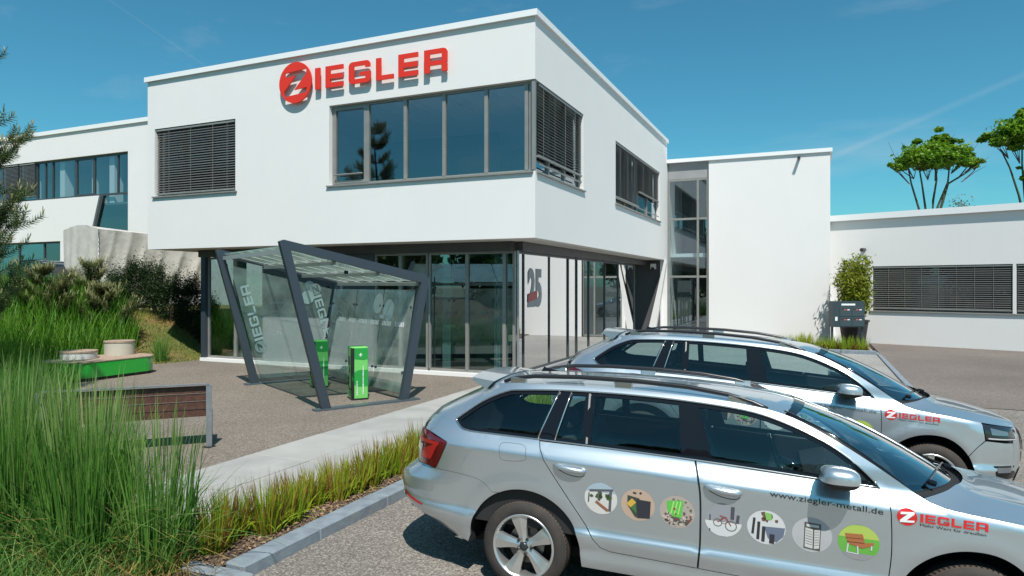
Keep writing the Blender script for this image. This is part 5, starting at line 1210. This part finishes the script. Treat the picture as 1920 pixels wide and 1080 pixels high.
for lb, x, y, n, h, s, sd in big:
    clump('reed_grass', lb, x, y, 0, int(n*1.35), h*.95, s, (G1, G2, G3), FG, seed=sd, leafy=.6, heads=True, wid=.0115, lean=.085)
# low arching grass and straw on the ground of that bed: nobody could count it
rg = np.random.default_rng(77)
def scatter(n, poly): 
    xs = np.array([p[0] for p in poly]); ys = np.array([p[1] for p in poly]); out = []
    while sum(map(len, out)) < n:
        x = rg.uniform(xs.min(), xs.max(), n); y = rg.uniform(ys.min(), ys.max(), n); k = inside(x, y, poly); out.append(np.stack([x[k], y[k]], 1))
    return np.concatenate(out)[:n]
def mass(name, label, n, poly, h0, h1, mat_, wid=.007, lean=.25, bend=.35, zf=None, cat='grass', seg=4):
    P = scatter(n, poly); z = np.zeros(n) if zf is None else zf(P[:,0], P[:,1]); b = np.concatenate([P, (z-.03)[:, None]], 1)
    V, F = blades(b, rg.uniform(h0, h1, n), np.abs(rg.normal(lean, lean*.5, n)), rg.uniform(0, 2*math.pi, n), wid*rg.uniform(.6,1.4,n), np.abs(rg.normal(bend, bend*.5, n)), seg, rg)
    return tag(npmesh(name, V, F, mat_), label, cat, None, 'stuff')
mass('low_grass', 'low arching green grass filling the foreground bed', 5200, [(-4.55,3.05),(-4.9,2.2),(-6.2,1.4),(-9.5,2.0),(-10.5,5.5),(-8.9,5.6),(-8.3,4.3),(-6.6,3.6)], .25, .75, G2, .008)
mass('low_grass', 'bright low grass blades nearest the camera', 2600, [(-4.35,3.35),(-4.6,2.4),(-5.6,1.8),(-7.0,2.2),(-6.2,3.0)], .18, .5, G2, .007)
mass('dry_straw', 'dry yellow straw lying among the foreground grass', 900, [(-3.95,3.65),(-4.2,3.0),(-5.6,2.3),(-5.8,3.3),(-4.7,3.75)], .10, .42, DRY, .006, .6, .5)
mass('bed_grass', 'green grass between the foreground clumps and the pine', 5200, [(-8.9,4.6),(-10.5,4.2),(-14.5,5.0),(-14.2,8.4),(-12.1,8.1),(-9.8,5.9)], .5, 1.15, G1, .010, .14, .12)
# strip of yellow-green grass with reddish tips between path and kerb
names = ['first','second','third','fourth','fifth','sixth','seventh','eighth','ninth','tenth','eleventh','twelfth','thirteenth','fourteenth']
pos = []
y = 3.98
for k in range(14): pos.append((-4.33+RND.uniform(-.09,.09), y)); y += .235+RND.uniform(-.02,.03)
pos = pos[::-1]
for k, (x, y) in enumerate(pos):
    h = RND.uniform(.37,.49); rg2 = 100+k
    t = clump('strip_grass', '%s yellow-green grass clump counted from the near car tail light along the kerb' % names[k], x, y, .005, 120, h, .115, (GY1, GY1), 'red-tipped grass clumps in the kerb strip', seed=rg2, leafy=.3, wid=.015, lean=.2)
    r2 = np.random.default_rng(rg2+50); n = 70; r = .12*np.sqrt(r2.uniform(0,1,n)); a = r2.uniform(0,2*math.pi,n); b = np.stack([x+r*np.cos(a), y+r*np.sin(a), np.full(n,.0)], 1)
    V, F = blades(b, h*r2.uniform(.7,1.15,n), np.abs(r2.normal(.13,.1,n)), a, .011*r2.uniform(.6,1.3,n), np.abs(r2.normal(.05,.05,n)), 4, r2); npmesh('red_blades', V, F, GR1, t)
MULCH = mat('bark_chip', (0.24,0.15,0.09), 0.9, island=.5)
P = scatter(3200, [(-4.63,3.72),(-4.04,3.72),(-4.04,8.5),(-4.63,8.5)]); zz = .004+.012*(P[:,0]+4.63)/.6
V, F = leaves(np.stack([P[:,0], P[:,1], zz+.012], 1), np.full(len(P), .017), rg, .5, flat=2.0); tag(npmesh('bark_mulch', V, F, MULCH), 'brown bark mulch under the kerb strip grasses', 'mulch', None, 'stuff')
struct(npmesh('strip_soil', [(-4.63,3.7,.0),(-4.03,3.7,.012),(-4.03,13.9,.012),(-4.63,13.9,.0)], [(0,1,2,3)], SOIL))
mass('strip_grass_mass', 'yellow-green grass continuing along the strip hidden behind the cars', 1900, [(-4.5,7.4),(-4.16,7.4),(-4.16,12.6),(-4.5,12.6)], .2, .48, GY1, .014, .2, .1)
# tall green grass behind the green seat
mass('tall_grass', 'dense tall green grass behind the green seat', 18000, [(-16.2,9.2),(-14.6,8.7),(-14.6,7.6),(-22,5),(-27,8.5),(-21.5,13.4),(-17.2,13.2),(-16.4,12.2)], .85, 1.35, leafmat('meadow_green',[(0.03,0.11,0.008),(0.075,0.21,0.015),(0.14,0.32,0.03),(0.24,0.42,0.07)],.4,nscale=.6), .024, .12, .14, zf=Gl)
clump('reed_grass', 'single green grass tuft standing on the lawn left of the glazed corner', -16.3, 13.15, 0.05, 120, .85, .14, (G1, G2, G3), None, seed=31, leafy=.4, wid=.012)
mass('lawn_grass', 'short yellow-green lawn on the bank under the hedge', 9000, [(-15.75,14.2),(-16.0,12.8),(-18.5,13.2),(-19.5,14.6),(-17.3,16.0)], .05, .14, leafmat('dry_lawn',[(0.12,0.15,0.03),(0.20,0.23,0.04),(0.28,0.26,0.06),(0.33,0.20,0.09)],.25,nscale=1.4), .012, .3, .3, zf=Gl)
# dark yew shrubs on the bank
YEW = leafmat('yew_needles', [(0.008,0.020,0.006),(0.015,0.035,0.009),(0.028,0.055,0.014),(0.05,0.075,0.02)], .15)
BARK = mat('brown_bark', (0.12,0.085,0.06), 0.9, col2=(0.07,0.05,0.035), scale=12, bump=.6, bscale=30)
def shrub(name, label, x, y, z, h, r, m, n, seed, lsize, group, core=.35, stems=4):
    rg3 = np.random.default_rng(seed); t = thing(name, label, 'shrub', (x, y, z), group); C = []
    ncl = 26; cc = []
    for k in range(ncl):
        zz = rg3.uniform(.08,1)**.8; rr = r*(1-.55*max(0, zz-.55)/.45)*math.sqrt(rg3.uniform(.15,1)); a = rg3.uniform(0, 2*math.pi); cc.append((x+rr*math.cos(a), y+rr*math.sin(a), z+h*zz*.93, rg3.uniform(.5,1)))
    for cx, cy, cz, s in cc:
        mm = n//ncl; q = rg3.normal(size=(mm,3))*np.array([.10,.10,.20])*s*(r/.32); C.append(np.array([cx,cy,cz])+q)
    C = np.concatenate(C); C = C[C[:,2] > z-.02]
    V, F = leaves(C, np.full(len(C), lsize), rg3, .35); npmesh('foliage', V, F, m, t)
    for k in range(stems):
        a = rg3.uniform(0, 2*math.pi); MB().tube([(x,y,z-.05),(x+.3*r*math.cos(a),y+.3*r*math.sin(a),z+h*.4),(x+.6*r*math.cos(a),y+.6*r*math.sin(a),z+h*.8)], [.03,.02,.008], 6).build('stem', BARK, t)
    return t
hl = ['first','second','third','fourth','fifth','sixth']
for k in range(6):
    t = k/5; x = -17.05+(-19.55+17.05)*t; y = 15.35+(14.35-15.35)*t
    shrub('yew_shrub', '%s dark yew shrub on the bank counting from the glass corner' % hl[k], x, y, float(Gl(x,y))-.05, 1.45+.12*math.sin(k*2.3), .40, YEW, 9000, 40+k, .030, 'dark yew shrubs in a row below the trailer')
# pine shrubs and the pine at the picture edge
PIN = leafmat('pine_needles', [(0.022,0.055,0.014),(0.045,0.095,0.024),(0.10,0.155,0.045),(0.24,0.26,0.11)], .15)
PINB = leafmat('pine_shrub_needles', [(0.03,0.05,0.012),(0.06,0.085,0.02),(0.11,0.13,0.035),(0.17,0.14,0.06)], .15)
CAND = leafmat('pine_candles', [(0.20,0.22,0.08),(0.30,0.29,0.13),(0.36,0.33,0.18)], .1)
def needles(P, D, ln, n, rg4, w=.004):
    """n needles round each shoot point P with direction D"""
    m = len(P)*n; b = np.repeat(P, n, 0); d = np.repeat(D, n, 0); r = rg4.normal(size=(m,3)); r -= (r*d).sum(1)[:,None]*d; r /= np.linalg.norm(r,axis=1)[:,None]
    dirn = d*.75+r*.85; dirn /= np.linalg.norm(dirn,axis=1)[:,None]; L = ln*rg4.uniform(.7,1.2,m)[:,None]; s = np.cross(dirn, rg4.normal(size=(m,3))); s /= np.linalg.norm(s,axis=1)[:,None]
    V = np.stack([b-s*w/2, b+s*w/2, b+dirn*L+s*w*.2, b+dirn*L-s*w*.2], 1).reshape(-1,3); return V, np.arange(m*4).reshape(m,4)
def pine_branches(brs, rg4, ln=.085, dens=26, w=.005, step=.045):
    Ps, Ds, tips = [], [], []
    for pts in brs:
        pts = np.array(pts); seglen = np.linalg.norm(np.diff(pts, axis=0), axis=1)
        for i in range(len(pts)-1):
            k = max(1, int(seglen[i]/step)); t = (np.arange(k)/k)[:,None]; Ps.append(pts[i]+(pts[i+1]-pts[i])*t); d = (pts[i+1]-pts[i])/seglen[i]; Ds.append(np.repeat(d[None], k, 0))
        tips.append((pts[-1], (pts[-1]-pts[-2])/np.linalg.norm(pts[-1]-pts[-2])))
    return needles(np.concatenate(Ps), np.concatenate(Ds), ln, dens, rg4, w), tips
def pine(name, label, x, y, z, h, rmax, seed, whorls, group=None, needle_m=PIN, ln=.09, dens=24, trunk=.13, lo=.12, cat='tree', w=.006, cl=3):
    rg4 = np.random.default_rng(seed); t = thing(name, label, cat, (x, y, z), group); tw = MB(); br = []
    tp = [(x+.05*math.sin(k*1.3), y+.05*math.cos(k*1.7), z+h*k/8) for k in range(9)]; tw.tube(tp, [trunk*(1-.9*k/8) for k in range(9)], 8); tw.build('trunk', BARK, t, smooth=True)
    bw_ = MB(); cand = []
    for wi in range(whorls):
        f = lo+(.97-lo)*wi/(whorls-1); zz = z+h*f; R = rmax*(1-f)**.75*rg4.uniform(.65,1.2)+.15
        for k in range(5):
            a = rg4.uniform(0,2*math.pi); dr = np.array([math.cos(a), math.sin(a), 0]); up = rg4.uniform(.05,.35); R_ = R*rg4.uniform(.7,1.1)
            P = [np.array([x,y,zz])+dr*R_*q+np.array([0,0,R_*(up*q+.45*q**2.5-.12*math.sin(q*3))]) for q in np.linspace(0,1,6)]
            bw_.tube(P, [.03*(1-.85*q) for q in np.linspace(0,1,6)], 5); br.append(P[2:])
            for j in range(2, 6):
                for s in (-1, 1, 0):
                    L = R_*.30*rg4.uniform(.6,1.1)*(1.1-j*.1)+.10; sd = np.array([-dr[1],dr[0],0])*s*.8+dr*.6; q = P[j]; e = q+sd*L+np.array([0,0,L*rg4.uniform(.5,1.1)]); m_ = (q+e)/2+np.array([0,0,-.12*L]); br.append([q, m_, e])
    bw_.build('branches', BARK, t)['kind'] = 'stuff'
    (V, F), tips = pine_branches(br, rg4, ln, dens, w); npmesh('needles', V, F, needle_m, t)['kind'] = 'stuff'
    cb = []
    for p, d in tips:
        for k in range(cl): dd = d*.3+np.array([rg4.normal()*.25, rg4.normal()*.25, 1]); dd /= np.linalg.norm(dd); cb.append((p, dd, rg4.uniform(.06,.16)))
    P0 = np.array([c[0] for c in cb]); D0 = np.array([c[1] for c in cb]); L0 = np.array([c[2] for c in cb])[:,None]; s0 = np.cross(D0, rg4.normal(size=D0.shape)); s0 /= np.linalg.norm(s0,axis=1)[:,None]
    V = np.stack([P0-s0*.009, P0+s0*.009, P0+D0*L0+s0*.005, P0+D0*L0-s0*.005],1).reshape(-1,3); npmesh('candles', V, np.arange(len(V)).reshape(-1,4), CAND, t)['kind'] = 'stuff'
    return t
pine('pine_tree', 'pine tree with upright pale shoots reaching in at the left edge', -13.85, 6.65, 0, 7.6, 1.5, 3, 14, dens=24, ln=.11, w=.007, cl=6)
for k, (x, y, h, r) in enumerate(((-19.6,10.3,1.3,.9),(-18.3,11.3,1.25,.8),(-17.6,12.4,1.15,.7),(-18.8,12.9,1.3,.8),(-21.3,10.2,1.4,1.0))):
    pine('pine_shrub', ['pine shrub at the left edge above the tall grass, under the black car','pine shrub left of the trailer end, above the tall grass','small pine shrub next to the yew row, above the tall grass','pine shrub in front of the trailer end panel','pine shrub by the pine trunk, left edge'][k], x, y, float(Gl(x,y)), h, r, 60+k, 5, 'pine shrubs on the bank', PINB, .08, 22, .05, .15, 'shrub', .008)
# multi-stemmed trees behind the low building
TL = leafmat('bright_tree_leaf', [(0.06,0.15,0.010),(0.12,0.26,0.015),(0.21,0.37,0.025),(0.34,0.46,0.06)], .45, nscale=1.0)
def cloud_tree(name, label, x, y, stems, blobs_, seed, ls=.095, canopy=None):
    rg5 = np.random.default_rng(seed); t = thing(name, label, 'tree', (x, y, 0), None)
    MB().tube([(x,y,0),(x,y,4.3)], [.22,.16], 8).build('trunk', BARK, t)
    for pts in stems: MB().tube([(x,y,4.2)]+[(x+a, y+b, c) for a, b, c in pts], [.07]+[.052*(1-.22*i) for i in range(len(pts))], 7).build('limb', mat('smooth_bark',(0.06,0.07,0.035),0.8), t, smooth=True)
    C = []
    if canopy:
        cx, cz, a_, b_, c_, n = canopy; q = rg5.normal(size=(n,3)); q /= np.linalg.norm(q,axis=1)[:,None]; az = np.arctan2(q[:,1], q[:,0])
        lump = 1+.16*np.sin(3*az+1.0)*np.cos(2.3*q[:,2]*3)+.13*np.sin(7*az+q[:,2]*5)+.09*np.sin(13*az-q[:,2]*9)
        q *= (rg5.uniform(.35,1,n)**.45*lump)[:,None]; q[:,2] = np.where(q[:,2] < 0, q[:,2]*.75, q[:,2]); u = q[:,0]*a_; w_ = q[:,1]*b_
        C.append(np.stack([x+cx*.9145+u*.9145-w_*.4046, y+cx*.4046+u*.4046+w_*.9145, cz+q[:,2]*c_], 1))
    extra = [(a*.9+rg5.normal()*.28, b+rg5.normal()*.2, c+abs(rg5.normal())*.24-.02, r*rg5.uniform(.3,.55), int(n*.5)) for a, b, c, r, n in blobs_ for _ in range(3)]
    tw = MB()
    for a, b, c, r, n in blobs_:
        for k in range(5): q = rg5.normal(size=3)*r*.6; tw.tube([(x+a*.6,y+b*.6,c-.75),(x+a*.85+q[0]*.4,y+b*.85+q[1]*.4,c-.25),(x+a+q[0],y+b+q[1],c+abs(q[2]))], [.022,.014,.006], 5)
    tw.build('twigs', BARK, t)['kind'] = 'stuff'
    for (a, b, c, r, n) in [(a*.86, b*.86, c, r*.85, int(n*1.1)) for a, b, c, r, n in blobs_]+extra:
        q = rg5.normal(size=(n,3)); q /= np.linalg.norm(q,axis=1)[:,None]; q *= (rg5.uniform(.25,1,n)**.5)[:,None]*np.array([r,r,r*.72]); q[:,2] = np.where(q[:,2] < 0, q[:,2]*.6, q[:,2]); C.append(np.array([x+a,y+b,c])+q)
    V, F = leaves(np.concatenate(C), np.full(sum(map(len,C)), ls), rg5, .6, .4); npmesh('crown', V, F, TL, t)
st1 = [[(-.45,-.1,5.6),(-.85,-.35,7.0),(-1.0,-.3,7.9)],[(-.2,.1,5.8),(-.35,.1,7.0),(-.5,.1,8.0)],[(.1,0,6.2),(.25,.05,7.2),(.2,.1,8.4)],[(.3,.1,5.9),(.75,.3,7.1),(.85,.35,8.2)],[(.75,.3,7.0),(1.5,.6,7.5),(2.0,.85,8.0)]]
rb = np.random.default_rng(9)
bl1 = [(-1.25,-.5,8.0,.62,330),(-.75,-.3,8.35,.62,360),(-.2,0,8.45,.65,380),(.35,.1,8.65,.6,360),(.45,.2,9.1,.45,220),(.95,.4,8.45,.6,340),(1.5,.65,8.25,.55,300),(1.95,.85,8.0,.42,190),(-.2,0,7.95,.5,200),(-1.55,-.65,7.75,.35,130),(.85,.35,8.95,.38,150),(.3,.1,7.9,.45,150),(2.25,1.0,7.85,.25,60)]
cloud_tree('roof_tree', 'umbrella-crowned multi-stem tree rising behind the low building, in full view', 5.15, 38.3, st1, bl1, 21, canopy=(.15, 8.28, 1.62, 1.3, .72, 2900))
st2 = [[(-.5,-.2,6.5),(-.9,-.4,7.8),(-1.3,-.55,8.7)],[(-.2,.1,6.6),(-.3,.1,8.0),(-.3,.1,9.2)],[(.3,.2,6.6),(.6,.3,8.0),(.9,.4,9.0)]]
bl2 = [(-1.6,-.7,9.0,.5,260),(-1.05,-.45,9.35,.65,360),(-.45,-.2,9.85,.7,400),(.1,0,10.1,.7,380),(.7,.3,9.7,.7,350),(-.2,0,9.2,.6,260),(1.3,.5,9.3,.6,250),(-.75,-.3,8.75,.4,130),(-.2,0,7.3,.3,90)]
cloud_tree('roof_tree', 'multi-stem tree cut off by the right picture edge behind the low building', 9.55, 40.3, st2, bl2, 22, canopy=(-.1, 9.5, 1.6, 1.3, .80, 3000))
shrub('roof_shrub', 'small brownish shrub peeping over the low roof edge beside the tree stems', 6.35, 38.6, 4.5, 1.35, .6, leafmat('brownish_leaf',[(0.10,0.09,0.03),(0.18,0.14,0.05),(0.24,0.17,0.07)],.3), 1200, 71, .07, None)
# bamboo in the tub and low grasses in the bed by the tower
bamb = thing('bamboo', 'yellow-green bamboo growing in the tub behind the letter boxes', 'plant', (1.25,26.3,.84)); rg6 = np.random.default_rng(15); C = []
BAM = leafmat('bamboo_leaf', [(0.08,0.13,0.01),(0.17,0.22,0.02),(0.30,0.33,0.03),(0.36,0.33,0.06)], .4)
for k in range(26):
    a = rg6.uniform(0,2*math.pi); r = rg6.uniform(0,.28); p0 = np.array([1.25+r*math.cos(a),26.3+r*math.sin(a),.84]); h = rg6.uniform(1.3,2.35); p1 = p0+np.array([math.cos(a)*.20,math.sin(a)*.20,h])
    MB().tube([p0,(p0+p1)/2+[0,0,.1],p1], [.011,.009,.004], 5).build('cane', mat('bamboo_cane',(0.30,0.24,0.07),0.5) if k == 0 else bpy.data.materials['bamboo_cane'], bamb)
    tt = rg6.uniform(.25,1.03,260)[:,None]; C.append(p0+(p1-p0)*tt+rg6.normal(size=(260,3))*np.array([.12,.12,.08]))
V, F = leaves(np.concatenate(C), np.full(26*260,.085), rg6, .26); npmesh('foliage', V, F, BAM, bamb)
for k, x in enumerate((-.9,-.45,.05,.50,.92,1.35)):
    clump('bed_grass_tuft', '%s low grass tuft from the driveway kerb in the bed under the letter boxes' % names[5-k], x, 23.85+.12*(k % 2), .03, 150, .55, .19, (GY1, GR1), 'low grass tufts in the bed by the tower', seed=200+k, leafy=.5, wid=.016, lean=.2)
clump('bed_grass_tuft', 'low grass tuft in the bed right against the white tower wall', -.3, 26.2, .03, 110, .5, .18, (GY1, GR1), None, seed=220, leafy=.5, wid=.016, lean=.2)
# trees across the street behind the camera, seen only as reflections in the glass
DEC = leafmat('street_tree_leaf', [(0.015,0.04,0.006),(0.03,0.075,0.01),(0.05,0.11,0.018),(0.09,0.16,0.03)], .25, nscale=.5)
for k, (x, y, h, r) in enumerate(((-24,-9,6.0,2.6),(-19,-13,7.0,3.0),(-13.5,-11,5.2,2.6),(-8,-15,7.5,3.2),(-2,-12,5.0,2.6),(5,-16,7.2,3.2),(13,-13,6.0,3.0),(-30,-3,5.5,2.6))):
    t = thing('street_tree', 'leafy tree across the street, visible only as a reflection in the windows', 'tree', (x, y, -.7), 'trees reflected in the glazing'); rg7 = np.random.default_rng(300+k)
    MB().tube([(x,y,-.7),(x+.2,y,h*.4),(x,y+.2,h*.75)], [.2,.14,.05], 7).build('trunk', BARK, t)
    q = rg7.normal(size=(2600,3)); q /= np.linalg.norm(q,axis=1)[:,None]; q *= (rg7.uniform(.3,1,2600)**.6)[:,None]*np.array([r,r,h*.42]); q += np.array([x,y,h*.55]); q += .35*np.sin(q[:,[1,2,0]]*2.2)
    V, F = leaves(q, np.full(2600,.26), rg7, .6); npmesh('crown', V, F, DEC, t)
for o in list(bpy.data.objects):
    if '_local' in o: del o['_local']
